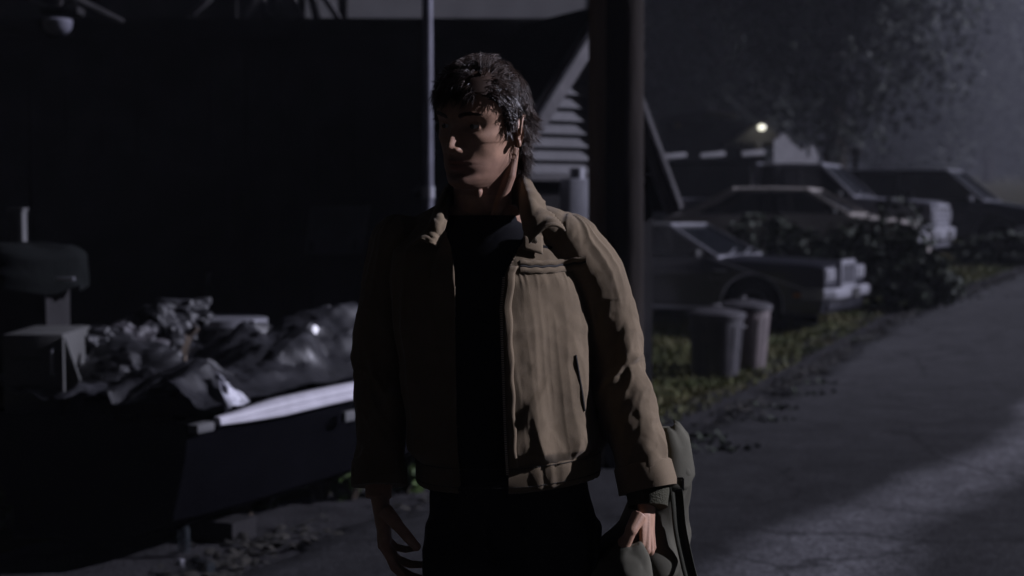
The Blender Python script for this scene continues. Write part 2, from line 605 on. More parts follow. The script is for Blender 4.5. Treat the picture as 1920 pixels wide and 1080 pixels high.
ys = np.concatenate([np.arange(-12, 3, 1.0), np.arange(3, 40, 0.25), np.arange(40, 100, 2.0), np.array([110, 130, 155])])
xs = np.concatenate([np.array([-70, -55, -42]), np.arange(-30, 30.1, 1.0), np.array([42, 55, 70])])
V = np.array([(x, y, ramp(y) - 0.012) for y in ys for x in xs])
nx = len(xs)
Fq = np.array([(j * nx + i, j * nx + i + 1, (j + 1) * nx + i + 1, (j + 1) * nx + i) for j in range(len(ys) - 1) for i in range(nx - 1)])
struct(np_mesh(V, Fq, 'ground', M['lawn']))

# road: its left edge is ragged, the bank drops 1 cm to the verge
ry = ys[(ys >= -12) & (ys <= 98)]
ry = np.unique(np.concatenate([ry, np.arange(3, 34, 0.0625)]))
us = np.array([0.0, 0.04, 0.3, 0.7, 1.5, 2.5, 3.5, 4.5, 5.5, 6.6])
jit = (vnoise(np.c_[ry * 1.7, ry * 0, ry * 0], 3) - .5) * 0.34 + (vnoise(np.c_[ry * 6.1, ry * 0, ry * 0], 4) - .5) * 0.20
grid_z = np.array([ramp(y) for y in ys])
V, UVc = [], []
for k, y in enumerate(ry):
    z = float(np.interp(y, ys, grid_z))
    for i, u in enumerate(us):
        j = jit[k] if i < 2 else (jit[k] * 0.4 if i == 2 else 0)
        V.append((edge(y) + u * 1.1 + j, y, z + (-0.02 if i == 0 else 0.016)))
        UVc.append((u, y))
n = len(us)
Fq = np.array([(j * n + i, j * n + i + 1, (j + 1) * n + i + 1, (j + 1) * n + i) for j in range(len(ry) - 1) for i in range(n - 1)])
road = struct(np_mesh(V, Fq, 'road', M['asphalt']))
uvl = road.data.uv_layers.new(name='road')
li = np.empty(len(road.data.loops), np.int64)
road.data.loops.foreach_get('vertex_index', li)
uvl.data.foreach_set('uv', np.array(UVc, np.float32)[li].ravel())

# gravel shoulder between road and lawn
V = []
us2 = np.array([-0.75, -0.5, -0.25, 0.0, 0.15])
for k, y in enumerate(ry):
    z = float(np.interp(y, ys, grid_z))
    wdt = 1.0 + 0.9 * max(0, min(1, (9 - y) / 2))
    for i, u in enumerate(us2):
        jj = (vnoise(np.array([[y * 1.1, i * 3.0, 0]]), 5)[0] - .5) * 0.35 if i == 0 else 0
        h = 0.002 if i in (0,) else 0.004 + 0.012 * vnoise(np.array([[y * 5, u * 9, 1]]), 8)[0]
        V.append((edge(y) + u * wdt + jj, y, z - 0.012 + (h if i else -0.004)))
n = len(us2)
Fq = np.array([(j * n + i, j * n + i + 1, (j + 1) * n + i + 1, (j + 1) * n + i) for j in range(len(ry) - 1) for i in range(n - 1)])
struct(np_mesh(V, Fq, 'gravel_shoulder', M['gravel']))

# leaf litter and loose stones along the broken road edge
V, Fq = [], []
for _ in range(2600):
    y = 5.5 + 22 * rng.random() ** 1.3
    dens = vnoise(np.array([[y * 1.9, 0, 0]]), 21)[0]
    if rng.random() > dens * 1.3: continue
    x = edge(y) + rng.normal(-0.02, 0.10)
    z = float(np.interp(y, ys, grid_z)) + 0.016
    s_ = rng.uniform(0.008, 0.035)
    o = len(V)
    a = rng.uniform(0, 6.28)
    up = rng.uniform(0.2, 1.0) * s_
    for k in range(4):
        V.append((x + s_ * math.cos(a + k * 1.57) * (1.3 if k % 2 else .8), y + s_ * math.sin(a + k * 1.57), z + (up if k < 2 else 0.0)))
    V.append((x, y, z + up * 1.2))
    Fq += [(o, o + 1, o + 4), (o + 1, o + 2, o + 4), (o + 2, o + 3, o + 4), (o + 3, o, o + 4)]
lit = struct(np_mesh(V, Fq, 'leaf_litter', M['litter'], smooth=False), 'stuff')

# clumps of clods and weeds on the road edge
V, Fq = [], []
for (px, py, wd) in ((1330, 838, .30), (1365, 848, .16), (1310, 825, .2), (1460, 768, .2), (1505, 742, .24), (1530, 722, .2), (1420, 790, .2), (1800, 558, .5), (1905, 522, .45), (1620, 640, .2)):
    g = G(px, py)
    for _ in range(36):
        x, y = g.x + rng.normal(0, wd * .5), g.y + rng.normal(0, wd * .4)
        z = float(np.interp(y, ys, grid_z)) + 0.012
        s_ = rng.uniform(.012, .032)
        a = rng.uniform(0, 6.28)
        o = len(V)
        t_ = rng.uniform(.1, 1.0) * s_ * 1.6
        for k in range(4):
            V.append((x + s_ * math.cos(a + k * 1.57), y + s_ * math.sin(a + k * 1.57), z + (t_ if k < 2 else 0)))
        Fq += [(o, o + 1, o + 2), (o, o + 2, o + 3)]
struct(np_mesh(V, Fq, 'weed_clumps', M['leaf'], smooth=False), 'stuff')


def blades(n, fx, hgt, name, m):
    V, Fq = [], []
    got = 0
    while got < n:
        x, y = fx()
        if x is None: continue
        got += 1
        z = float(np.interp(y, ys, grid_z)) - 0.012
        h = hgt * rng.uniform(.5, 1.3)
        a = rng.uniform(0, 6.28)
        w = rng.uniform(.004, .009) * (1 + y / 14)
        lx, ly = rng.normal(0, .45) * h, rng.normal(0, .45) * h
        o = len(V)
        V += [(x - w * math.cos(a), y - w * math.sin(a), z), (x + w * math.cos(a), y + w * math.sin(a), z), (x + lx, y + ly, z + h)]
        Fq.append((o, o + 1, o + 2))
    return struct(np_mesh(V, Fq, name, m, smooth=False), 'stuff')


def f_lawn():
    y = 8.5 + 19 * rng.random() ** 0.8
    u = 0.35 + 4.5 * rng.random() ** 1.3
    x = edge(y) - u
    if x < -0.5: return None, None
    if u < .75 and rng.random() < .6: return None, None
    return x, y


blades(42000, f_lawn, 0.055, 'grass', M['grass'])


# ------------------------------------------------------------------ vegetation
def leaf_cloud(n, place, size, seed=0, aspect=1.6):
    r = np.random.default_rng(seed)
    c, nrm = place(r, n)
    un = lambda q: q / np.maximum(np.linalg.norm(q, axis=1), 1e-9)[:, None]
    a = un(r.normal(0, 1, (n, 3)))
    u = un(np.cross(a, nrm + r.normal(0, .5, (n, 3))))
    w = np.where(r.random((n, 1)) < .5, a, un(np.cross(u, a)))
    s_ = size * r.uniform(.6, 1.35, (n, 1))
    V = np.stack([c - u * s_ * aspect * .5, c + w * s_ * .5, c + u * s_ * aspect * .5, c - w * s_ * .42], 1).reshape(-1, 3)
    return V, np.arange(4 * n).reshape(-1, 4)


def lobed(center, radii, nl, seed):
    r = np.random.default_rng(seed)
    d = r.normal(0, 1, (nl, 3))
    d /= np.linalg.norm(d, axis=1)[:, None]
    Q = np.array(center) + d * np.array(radii) * r.uniform(.35, .85, (nl, 1))
    S = r.uniform(.25, .48, nl)

    def place(rr, n):
        i = rr.integers(nl, size=n)
        d = rr.normal(0, 1, (n, 3))
        d /= np.linalg.norm(d, axis=1)[:, None]
        k = S[i] * rr.uniform(.55, 1.08, n)
        return Q[i] + d * np.array(radii) * k[:, None], d
    return place


def tree(name, label, loc, h, spread, n, seed, size, group):
    t = thing(name, label, 'tree', loc, 0, group)
    r = random.Random(seed)
    mb = MB()
    th = h * .42
    mb.tube([(0, 0, -.2), (r.uniform(-.2, .2), r.uniform(-.1, .1), th * .5), (r.uniform(-.3, .3), 0, th), (r.uniform(-.5, .5), 0, h * .8)], [h * .028, h * .022, h * .018, h * .005], 8)
    mb.build('trunk', M['bark'], t)
    for k in range(5):
        a = k * 1.256 + r.uniform(-.4, .4)
        z0 = th * r.uniform(.6, 1.2)
        e = Vector((math.cos(a) * spread * .7, math.sin(a) * spread * .7, z0 + h * r.uniform(.15, .35)))
        MB().tube([(0, 0, z0), e * .5 + Vector((0, 0, z0 * .45)), e], [h * .011, h * .008, h * .003], 6).build('limb', M['bark'], t)
    V, Fq = leaf_cloud(n, lobed((0, 0, h * .50), (spread, spread, h * .52), 22, seed), size, seed)
    np_mesh(V, Fq, 'crown', M['leaf_far'], t, smooth=False)
    return t


TREES = [  # px at horizon, depth, height, spread, label
    (1250, 62, 17, 5.0, 'tall leafy tree in the mist right behind the utility pole'),
    (1390, 58, 16, 4.6, 'misty tree rising above the porch lamp of the far house'),
    (1560, 46, 15, 4.4, 'dark tree in the mist behind the parked pickup'),
    (1655, 62, 15, 4.0, 'dim tree in the mist above the far dark van'),
    (1765, 84, 17, 4.6, 'pale misty tree above the road where the row of cars ends'),
    (1850, 108, 19, 6.0, 'very pale tree in the mist near the right frame edge'),
    (1935, 128, 22, 8.0, 'farthest and palest tree at the hazy right end of the road'),
    (1150, 70, 18, 6.0, 'misty tree mostly hidden behind the utility pole'),
]
for i, (px, d, h, spd, lab) in enumerate(TREES):
    q = P(px, 400, d)
    tree('leafy_tree', lab, (q.x, q.y, ramp(q.y) - .05), h, spd, 22000, 40 + i, .17, 'misty trees behind the parked cars')


def bush(name, label, loc, radii, n, size, seed, m, cat='bush', group=None, nl=14):
    t = thing(name, label, cat, loc, 0, group)
    r = random.Random(seed)
    mb = MB()
    for k in range(7):
        a = r.uniform(0, 6.28)
        e = Vector((math.cos(a) * radii[0] * .6, math.sin(a) * radii[1] * .6, radii[2] * r.uniform(.8, 1.5)))
        mb.tube([(0, 0, -.05), e * .5, e], [.02, .014, .005], 5)
    mb.build('stems', M['bark'], t)
    V, Fq = leaf_cloud(n, lobed((0, 0, radii[2] * .85), radii, nl, seed), size, seed)
    k = V[:, 2] < 0.01
    V[k, 2] = 0.01 + np.abs(V[k, 2]) * .3
    np_mesh(V, Fq, 'foliage', m, t, smooth=False)
    return t


for i, (px, py, rx, ryy, rz, lab) in enumerate([
    (1275, 500, .75, .6, .62, 'low dark bush beside the slanting grey board, behind the navy sedan'),
    (1430, 485, .75, .6, .80, 'dark bush with a leafy tip reaching over the light roofed car'),
    (1560, 505, 1.0, .8, .78, 'broad dark bush between the navy sedan and the pickup'),
    (1672, 520, .85, .8, .85, 'rounded dark bush hiding the flank of the pickup'),
    (1722, 540, .6, .6, .45, 'low straggling bush at the right end of the hedge by the road'),
    (1885, 490, 1.2, .8, .35, 'low scrub at the foot of the far dark van'),
]):
    d = 21.0 if i < 5 else 27.0
    q = P(px, py, d)
    z = ramp(q.y)
    bush('hedge_bush', lab, (q.x, q.y, z - .02), (rx, ryy, rz), 1500, .085, 70 + i, M['leaf'], group='bushes in front of the parked cars')

# leafy weeds on the near left verge
for i, (px, py, s_, lab) in enumerate([
    (605, 935, .36, 'leafy green weed clump below the white boat edge'),
    (655, 935, .18, 'small weed beside the man\'s dark sleeve'),
    (500, 950, .12, 'tiny weed at the gravel edge, left of the larger weeds'),
    (755, 925, .15, 'small weed seen between the man\'s arm and jacket'),
    (30, 985, .20, 'lone weed at the left frame edge'),
]):
    g = G(px, py)
    bush('weed', lab, (g.x, g.y, g.z - .02), (s_ * .8, s_ * .6, s_ * .62), 170, .05, 90 + i, M['leaf_weed'], 'weed', 'weeds on the near verge', nl=7)
# ------------------------------------------------------------------ utility pole, posts, buildings
g = P(1155, 520, 9.0)
up_ = thing('utility_pole', 'thick dark utility pole with a brown strip painted for its lit left side', 'pole', (g.x, g.y, 0))
MB().tube([(0.045, 0, -.1), (0.045, 0, 2.5), (0.04, 0, 7.5)], [.135, .125, .105], 20).build('shaft', M['tarred'], up_)
MB().box((-.125, -.03, 2.6), (.105, .07, 5.2)).build('board', M['board'], up_, bevel=.006)  # added strip, its brown colour carries the light on the pole's left side
MB().tube([(-.06, -.11, .0), (-.06, -.105, 5.2)], .012, 8).build('conduit', M['tarred'], up_)
MB().box((.045, -.02, 7.0), (2.0, .1, .12)).build('crossarm', M['bark'], up_, bevel=.005)
for x in (-.8, -.4, .45, .85):
    MB().lathe([(.03, 7.06), (.05, 7.1), (.035, 7.14), (.05, 7.18), (.02, 7.22)], 10, (x, -.02, 0)).build('insulator', M['lens'], up_)

g = P(803, 500, 9.6)
mp = thing('metal_post', 'thin dark metal pipe post rising behind the man\'s head', 'post', (g.x, g.y, 0))
MB().tube([(0, 0, 0), (0, 0, 4.6)], .036, 14).build('pipe', mat('painted_pipe', (.11, .11, .14), .5, metal=.2), mp)
MB().tube([(0, 0, 1.72), (0, 0, 1.80)], .045, 14).build('collar', M['galv'], mp)
MB().tube([(0.0, 0, 4.55), (0.04, 0, 4.7)], .05, 14).build('cap', M['galv'], mp)

# dark garage across the left background: blank unlit wall with a level roof edge
d = 11.9
top = P(960, 44, d).z
xl, xr, yb = P(-260, 400, d).x, P(1095, 400, d).x, P(960, 400, d).y
ga = thing('dark_garage', 'large black unlit garage wall with a level roof edge behind the man', 'garage', ((xl + xr) / 2, yb, 0))
w = xr - xl
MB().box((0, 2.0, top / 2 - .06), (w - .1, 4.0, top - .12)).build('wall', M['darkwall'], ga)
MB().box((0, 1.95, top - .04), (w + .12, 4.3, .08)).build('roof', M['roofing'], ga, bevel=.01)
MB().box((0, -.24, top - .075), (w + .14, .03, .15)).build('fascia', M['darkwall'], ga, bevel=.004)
for k in range(int(w / .3)):
    MB().box((-w / 2 + .2 + k * .3, -.012, top / 2 - .1), (.05, .02, top - .3)).build('batten', M['darkwall'], ga)
MB().box((-.7, -.03, 1.05), (1.5, .05, 2.1)).build('door', M['darkwall'], ga, bevel=.01)
MB().tube([(-.1, -.07, 1.0), (-.1, -.12, 1.0), (-.1, -.12, 1.12), (-.1, -.07, 1.12)], .01, 8).build('handle', M['galv'], ga)

# taller pale house behind the garage; only its upper wall and porch braces show over the roof edge
d = 16.5
hx = P(840, 20, d)
hs = thing('pale_house', 'pale upper house wall in moonlight above the black garage roof', 'house', (hx.x, hx.y, 0), R(20))
MB().box((0, 1.5, 3.1), (3.45, 3.0, 6.2)).build('wall', M['palewall'], hs)
MB().box((0, 1.4, 6.24), (4.1, 3.8, .08)).build('roof', M['roofing'], hs)
for k in range(2):
    MB().box((-.8 + 1.3 * k, -.03, 5.2), (.8, .06, 1.0)).build('window', M['glass'], hs)
# dark wing of the house, left of the pale wall
dk = P(210, 20, 16.0)
dh = thing('dark_house', 'unlit dark house wall behind the slanting timber braces at top left', 'house', (dk.x, dk.y, 0))
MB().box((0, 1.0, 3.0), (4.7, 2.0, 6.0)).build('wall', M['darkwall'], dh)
MB().box((0, .9, 6.05), (5.1, 2.6, .1)).build('roof', M['roofing'], dh)
MB().box((.6, -.03, 5.1), (.8, .06, 1.0)).build('window', M['glass'], dh)
# open porch frame left of the wall
d = 14.0
pr0 = P(520, 40, d)
po = thing('timber_frame', 'grey timber frame with slanting braces above the garage roof', 'porch', (pr0.x, pr0.y, 0))


def pf(px, py, dd=0.0):
    return P(px, py, d + dd) - po.location


for (a, b_, w_) in (((396, -6), (360, 26), .055), ((352, 34), (436, 47), .05), ((484, -6), (446, 52), .06), ((540, -8), (572, 60), .12), ((583, -8), (600, 60), .07), ((606, -8), (650, 60), .06)):
    MB().bar(pf(*a), pf(*b_), .06, w_).build('brace', M['greyboard'], po, bevel=.005)
for px in (430, 560, 640):
    MB().bar((pf(px, 60).x, .15, 0), (pf(px, 60).x, .15, pf(px, -40).z), .09, .09).build('post', M['darkwall'], po)
MB().bar((pf(340, 0).x, .15, pf(340, -40).z), (pf(680, 0).x, .15, pf(680, -40).z), .1, .14).build('beam', M['darkwall'], po)
b0 = MB()
b0.tube([pf(495, -8), pf(497, 22), pf(503, 31), pf(515, 31), pf(521, 24), pf(521, -8)], .022, 10)
b0.build('hook', M['greyboard'], po)

# gable-ended shed with clapboards, right of the man's head
d = 10.3
def sp_(px, py): return P(px, py, d)
apex, el, er = sp_(1118, 34), sp_(880, 360), sp_(1262, 385)
sh = thing('clapboard_shed', 'steep gabled shed with grey clapboards between the man and the utility pole', 'shed', (apex.x, apex.y, 0), 0)
A, EL, ER = apex - sh.location, el - sh.location, er - sh.location


def xat(z, left):
    E = EL if left else ER
    if z < E.z: return E.x
    k = (A.z - z) / (A.z - E.z)
    return A.x + (E.x - A.x) * k


zc = 0.0
cl_top = A.z - .05
pitch_z = .094
z_low = sp_(1000, 326).z - sh.location.z
yaw_sh = .55      # the boards stand turned to the road
k = 0
MB().add([(EL.x + .05, 0.02, 0), (ER.x - .05, .02, 0), (ER.x - .05, .02, ER.z - .05), (A.x, .02, A.z - .06), (EL.x + .05, .02, EL.z - .05),
          (EL.x + .05, 1.1, 0), (ER.x - .05, 1.1, 0), (ER.x - .05, 1.1, ER.z - .05), (A.x, 1.1, A.z - .06), (EL.x + .05, 1.1, EL.z - .05)],
         [(0, 1, 2, 3, 4), (9, 8, 7, 6, 5), (0, 5, 6, 1), (1, 6, 7, 2), (4, 9, 5, 0)]).build('wall', M['darkwall'], sh, smooth=False)
z = z_low
while z < cl_top - .1:
    x0, x1 = xat(z + .06, True) + .06, xat(z + .06, False) - .06
    if x1 - x0 < .15: break
    # lap board: lower edge stands proud
    MB().add([(x0, -.004, z + pitch_z), (x1, -.004, z + pitch_z), (x1, -.035, z), (x0, -.035, z), (x0, .015, z + pitch_z), (x1, .015, z + pitch_z), (x1, .015, z), (x0, .015, z)],
             [(0, 1, 2, 3), (3, 2, 6, 7), (0, 4, 5, 1), (1, 5, 6, 2), (0, 3, 7, 4), (4, 7, 6, 5)]).build('clapboard', M['siding'], sh, smooth=False)
    z += pitch_z
for E, sg in ((EL, -1), (ER, 1)):
    dv = (E - A)
    MB().bar(A + Vector((0, -.10, .0)), E + dv * .03 + Vector((0, -.10, 0)), .04, .15).build('barge_board', M['greyboard'], sh, bevel=.005)
    a0, e0 = A + Vector((0, 0, .09)), E + dv * .05 + Vector((0, 0, .07))
    MB().add([a0 + Vector((0, -.14, 0)), e0 + Vector((0, -.14, 0)), e0 + Vector((0, 1.2, 0)), a0 + Vector((0, 1.2, 0)),
              a0 + Vector((0, -.14, -.05)), e0 + Vector((0, -.14, -.05)), e0 + Vector((0, 1.2, -.05)), a0 + Vector((0, 1.2, -.05))],
             [(0, 1, 2, 3), (7, 6, 5, 4), (0, 4, 5, 1), (1, 5, 6, 2), (2, 6, 7, 3), (3, 7, 4, 0)]).build('roof_slope', M['roofing'], sh, smooth=False)
MB().box(((xat(0, True) + xat(0, False)) / 2, -.03, z_low - .03), (xat(0, False) - xat(0, True) - .2, .05, .05)).build('sill', M['greyboard'], sh, bevel=.004)
sh.rotation_euler = (0, 0, R(27))

g = P(1082, 420, 9.7)
bn = thing('metal_cabinet', 'dim grey metal cabinet below the clapboards beside the utility pole', 'cabinet', (g.x, g.y, 0), R(20))
zt = P(1082, 335, 9.7).z
MB().box((0, 0, zt / 2), (.19, .18, zt)).build('case', M['galv'], bn, bevel=.015)
MB().tube([(0.0, 0, zt), (.0, 0, zt + .07)], .05, 12).build('vent_cap', M['galv'], bn)
MB().box((0, -.095, zt * .6), (.15, .012, .5)).build('door', M['galv'], bn, bevel=.004)

# thin marker stake with a band of green tape
g = P(1206, 560, 12.5)
g.z = ramp(g.y)
st = thing('marker_stake', 'thin pinkish wooden stake with a green tape band beside the navy sedan', 'stake', g, 0)
zt, z1, z2, zb = (P(1206, q, 12.5).z - g.z for q in (338, 408, 438, 540))
MB().tube([(-.02, 0, 0), (0, 0, z2), (.006, 0, zt)], [(.024, .012)] * 3, 4).build('shaft', M['stakewood'], st, smooth=False)
MB().tube([(-.001, 0, z2), (.003, 0, z1)], .028, 8).build('tape_band', M['greentape'], st)

# ------------------------------------------------------------------ rubbish bins
bin_prof = [(r_ * 1.1, h_) for r_, h_ in ((.198, 0), (.205, .02), (.248, .60), (.262, .605), (.262, .635), (.246, .64), (.238, .60), (.19, .05))]


def bin_(name, label, g, m, rz, h, lidm):
    t = thing(name, label, 'rubbish bin', g, rz, 'rubbish bins on the grass')
    k = h / .64
    MB().lathe([(r_ , z * k) for r_, z in bin_prof], 40).build('tub', m, t, angle=40)
    for i in range(14):
        a = i * 2 * math.pi / 14
        MB().bar((.2266 * math.cos(a), .2266 * math.sin(a), .05), (.268 * math.cos(a), .268 * math.sin(a), .52 * k), .02, .012, (math.cos(a), math.sin(a), 0)).build('rib', m, t)
    for sg in (-1, 1):
        MB().tube([(sg * .27, -.06, .5 * k), (sg * .31, -.05, .5 * k), (sg * .31, .05, .5 * k), (sg * .27, .06, .5 * k)], .011, 8).build('handle', m, t)
    MB().lathe([(.294, .61 * k), (.296, .65 * k), (.26, .67 * k), (.12, .70 * k), (.0005, .705 * k)], 40).build('lid', lidm, t, angle=40)
    MB().tube([(-.05, 0, .70 * k), (-.045, 0, .735 * k), (.045, 0, .735 * k), (.05, 0, .70 * k)], .012, 8).build('lid_handle', lidm, t)
    return t


bin_('rubbish_bin', 'dark grey ribbed rubbish bin, nearer of the pair on the grass verge', G(1342, 703), M['binplastic'], .4, .61, M['binplastic'])
g = G(1394, 688)
bin_('rubbish_bin', 'mauve grey rubbish bin behind the darker one, in front of the sedan wheel', g, M['binpink'], 1.1, .64, M['binplastic'])


# ------------------------------------------------------------------ vehicles (x forward, z up)
def offset_poly(pts, k):
    n = len(pts)
    out = []
    area = sum(pts[i][0] * pts[(i + 1) % n][1] - pts[(i + 1) % n][0] * pts[i][1] for i in range(n))
    sg = 1 if area > 0 else -1
    for i in range(n):
        a, b_, c = Vector(pts[i - 1]), Vector(pts[i]), Vector(pts[(i + 1) % n])
        d1, d2 = (b_ - a).normalized(), (c - b_).normalized()
        n1, n2 = Vector((-d1.y, d1.x)) * sg, Vector((-d2.y, d2.x)) * sg
        q = (n1 + n2)
        q = q.normalized() * (k / max(.45, q.normalized().dot(n1)))
        out.append((b_.x + q.x, b_.y + q.y))
    return out


def vehicle(name, label, cat, loc, rz, S):
    t = thing(name, label, cat, loc, rz, S.get('group'))
    W = S['w'] / 2
    rw = S['wr']
    ra = rw + .065
    zb = S['zb']
    prof = []
    xr_, xf = S['wheels']
    x0, x1 = S['top'][0][0], S['top'][-1][0]
    # bottom from rear to front with two wheel arches
    prof.append((S['bot'][0], zb))
    for xc in (xr_, xf):
        a0 = math.asin(max(-1, min(1, (zb - rw) / ra)))
        for k in range(13):
            a = math.pi - a0 + (2 * a0 - math.pi) * k / 12
            prof.append((xc + ra * math.cos(a), rw + ra * math.sin(a)))
    prof.append((S['bot'][1], zb))
    prof += [q for q in reversed(S['top'])]
    inner = offset_poly(prof, .035)
    rings = []
    for y, pr, cr in ((-W, inner, 0), (-W + .012, offset_poly(prof, .012), 0), (-W + .05, prof, 0), (-W * .5, prof, .02), (0, prof, .026), (W * .5, prof, .02), (W - .05, prof, 0), (W - .012, offset_poly(prof, .012), 0), (W, inner, 0)):
        rings.append([(x, y, z + (cr if z > zb + .35 else 0)) for x, z in pr])
    MB().loft(rings).build('body', S['paint'], t, angle=32)
    MB().box(((xf + xr_) / 2, 0, zb + .12), (xf - xr_ + .9, S['w'] - .5, .34)).build('underbody', M['blackplastic'], t)
    # greenhouse
    B = S['house']       # (x base front, z), (x roof front, z), (x roof rear, z), (x base rear, z)
    wb, wt = S['w'] / 2 - .07, S['w'] / 2 - S.get('tumble', .2)
    pts = {}
    for sg in (-1, 1):
        pts[sg] = [Vector((B[0][0], sg * wb, B[0][1])), Vector((B[1][0], sg * wt, B[1][1])), Vector((B[2][0], sg * wt, B[2][1])), Vector((B[3][0], sg * wb, B[3][1]))]
    rm = S.get('roofm', S['paint'])
    p_, q_ = pts[-1], pts[1]
    th = .045
    hood = []
    n = 7
    for i in range(n + 1):
        y = i / n
        rr = []
        for k in (1, 2):
            a = p_[k].lerp(q_[k], y)
            rr.append(a)
        cr = .035 * math.sin(math.pi * y)
        f_, r_ = rr
        hood.append([f_ + Vector((.03, 0, -.03)), f_ + Vector((.0, 0, cr)), f_.lerp(r_, .5) + Vector((0, 0, cr + .012)), r_ + Vector((0, 0, cr)), r_ + Vector((-.03, 0, -.03)), f_.lerp(r_, .5) + Vector((0, 0, -.05))])
    MB().loft(hood).build('roof', rm, t, angle=40)
    trim = S.get('trim', M['chrome'])
    for sg in (-1, 1):
        a = pts[sg]
        MB().bar(a[0], a[1] + Vector((.01, 0, -.01)), .05, .05).build('front_pillar', S.get('pillarm', S['paint']), t, bevel=.01)
        # rear quarter panel
        e = Vector((0, -sg * .02, 0))
        c1, c2 = a[2], a[3]
        c3 = a[3] + Vector((S.get('quarter', .35), 0, 0))
        c4 = a[2] + Vector((S.get('quarter', .35) * .7, 0, 0))
        MB().add([c1, c2, c3, c4, c1 - e * -2, c2 - e * -2, c3 - e * -2, c4 - e * -2], [(0, 1, 2, 3), (7, 6, 5, 4), (0, 4, 5, 1), (1, 5, 6, 2), (2, 6, 7, 3), (3, 7, 4, 0)]).build('rear_pillar', rm, t, smooth=False)
        xm = S.get('bpillar', (B[1][0] + B[2][0]) / 2)
        k = (xm - B[0][0]) / (B[3][0] - B[0][0])
        MB().bar((xm, sg * wb, B[0][1]), (xm - .03, sg * wt, B[1][1] - .02), .045, .05).build('door_pillar', M['blackplastic'], t)
        g1 = [a[0] + Vector((-.05, -sg * .012, .01)), a[1] + Vector((-.03, -sg * .012, -.03)), Vector((xm + .02, sg * (wt - .012), B[1][1] - .03)), Vector((xm + .03, sg * (wb - .012), B[0][1] + .01))]
        g2 = [Vector((xm - .02, sg * (wb - .012), B[0][1] + .01)), Vector((xm - .05, sg * (wt - .012), B[1][1] - .03)), c4 + Vector((0, -sg * .012, -.03)), c3 + Vector((0, -sg * .012, .01))]
        for gg in (g1, g2):
            n_ = Vector((0, -sg * .012, 0))
            MB().add(gg + [q + n_ for q in gg], [(0, 1, 2, 3), (7, 6, 5, 4), (0, 4, 5, 1), (1, 5, 6, 2), (2, 6, 7, 3), (3, 7, 4, 0)]).build('side_window', M['glass'], t, smooth=False)
        # belt trim, rocker trim, arch trims
        MB().bar((B[3][0] - .3, sg * (W - .012), B[0][1] - .035), (B[0][0] + .05, sg * (W - .012), B[0][1] - .035), .02, .028).build('belt_trim', trim, t)
        if S.get('hoodtrim'):
            MB().bar((B[0][0] + .05, sg * (W - .004), B[0][1] - .04), (x1 - .06, sg * (W - .004), S['top'][-2][1] - .03), .012, .022).build('hood_trim', trim, t)
        MB().bar((xr_ + ra + .02, sg * (W - .0), zb + .035), (xf - ra - .02, sg * (W - .0), zb + .035), .014, .03).build('rocker_trim', M['galv'], t)
        for xc in (xr_, xf):
            a0 = math.asin((zb - rw) / ra)
            pth = [(xc + (ra + .015) * math.cos(math.pi - a0 + (2 * a0 - math.pi) * k / 16), sg * (W - .004), rw + (ra + .015) * math.sin(math.pi - a0 + (2 * a0 - math.pi) * k / 16)) for k in range(17)]
            MB().tube(pth, .013, 6).build('arch_trim', trim, t)
            MB().box((xc, sg * (W - .25), rw + .05), (2 * ra - .04, .02, 2 * ra - .1)).build('wheel_well', M['blackplastic'], t)
        # door seam, handle, mirror
        for xs_ in S.get('seams', ()):
            MB().bar((xs_, sg * (W + .0005), zb + .09), (xs_, sg * (W + .0005), B[0][1] - .06), .006, .008).build('door_seam', M['blackplastic'], t)
        if 'seams' in S:
            MB().tube([(S['seams'][-1] + .12, sg * (W - .01), B[0][1] - .16), (S['seams'][-1] + .12, sg * (W + .03), B[0][1] - .16), (S['seams'][-1] + .28, sg * (W + .03), B[0][1] - .16), (S['seams'][-1] + .28, sg * (W - .01), B[0][1] - .16)], .010, 8).build('door_handle', trim, t)
        mi = MB().box((B[0][0] - .22, sg * (W + .09), B[0][1] + .05), (.08, .16, .10))
        mi.build('mirror', S.get('mirrorm', M['blackplastic']), t, bevel=.02)
        if S.get('marker'):
            MB().box((x1 - .28, sg * (W - .005), S['marker']), (.22, .02, .04)).build('marker_lamp', M['amber'], t, bevel=.005)
        # wheels
        for xc in (xr_, xf):
            wh = bpy.data.objects.new('wheel', None)
            ty = MB().lathe([(rw * .60, -.09), (rw * .9, -.10), (rw, -.075), (rw, .075), (rw * .9, .10), (rw * .60, .09)], 36, (xc, sg * (W - .13), rw), 'y').build('wheel', M['tyre'], t, angle=40)
            bpy.data.objects.remove(wh)
            rim = MB().lathe([(rw * .60, .075), (rw * .58, .095), (rw * .5, .07), (rw * .3, .085), (rw * .18, .10), (rw * .12, .105), (.0005, .105)] if sg > 0 else [(rw * .60, -.075), (rw * .58, -.095), (rw * .5, -.07), (rw * .3, -.085), (rw * .18, -.10), (rw * .12, -.105), (.0005, -.105)], 30, (xc, sg * (W - .13), rw), 'y').build('rim', S.get('rimm', M['galv']), ty, angle=30)
    # windscreen with frame, rear window
    for nm, (i0, i1), fw in (('windscreen', (0, 1), .03), ('rear_window', (3, 2), .025)):
        a, b_, c, dd = p_[i0], p_[i1], q_[i1], q_[i0]
        sx = 1 if i0 == 0 else -1
        n_ = Vector((-.014 * sx, 0, -.014))
        gg = [a.lerp(b_, .02), b_.lerp(a, .02), c.lerp(dd, .02), dd.lerp(c, .02)]
        MB().add(gg + [q + n_ for q in gg], [(0, 1, 2, 3), (7, 6, 5, 4), (0, 4, 5, 1), (1, 5, 6, 2), (2, 6, 7, 3), (3, 7, 4, 0)]).build(nm, M['glass'], t, smooth=False)
        o_ = Vector((.012 * sx, 0, .012))
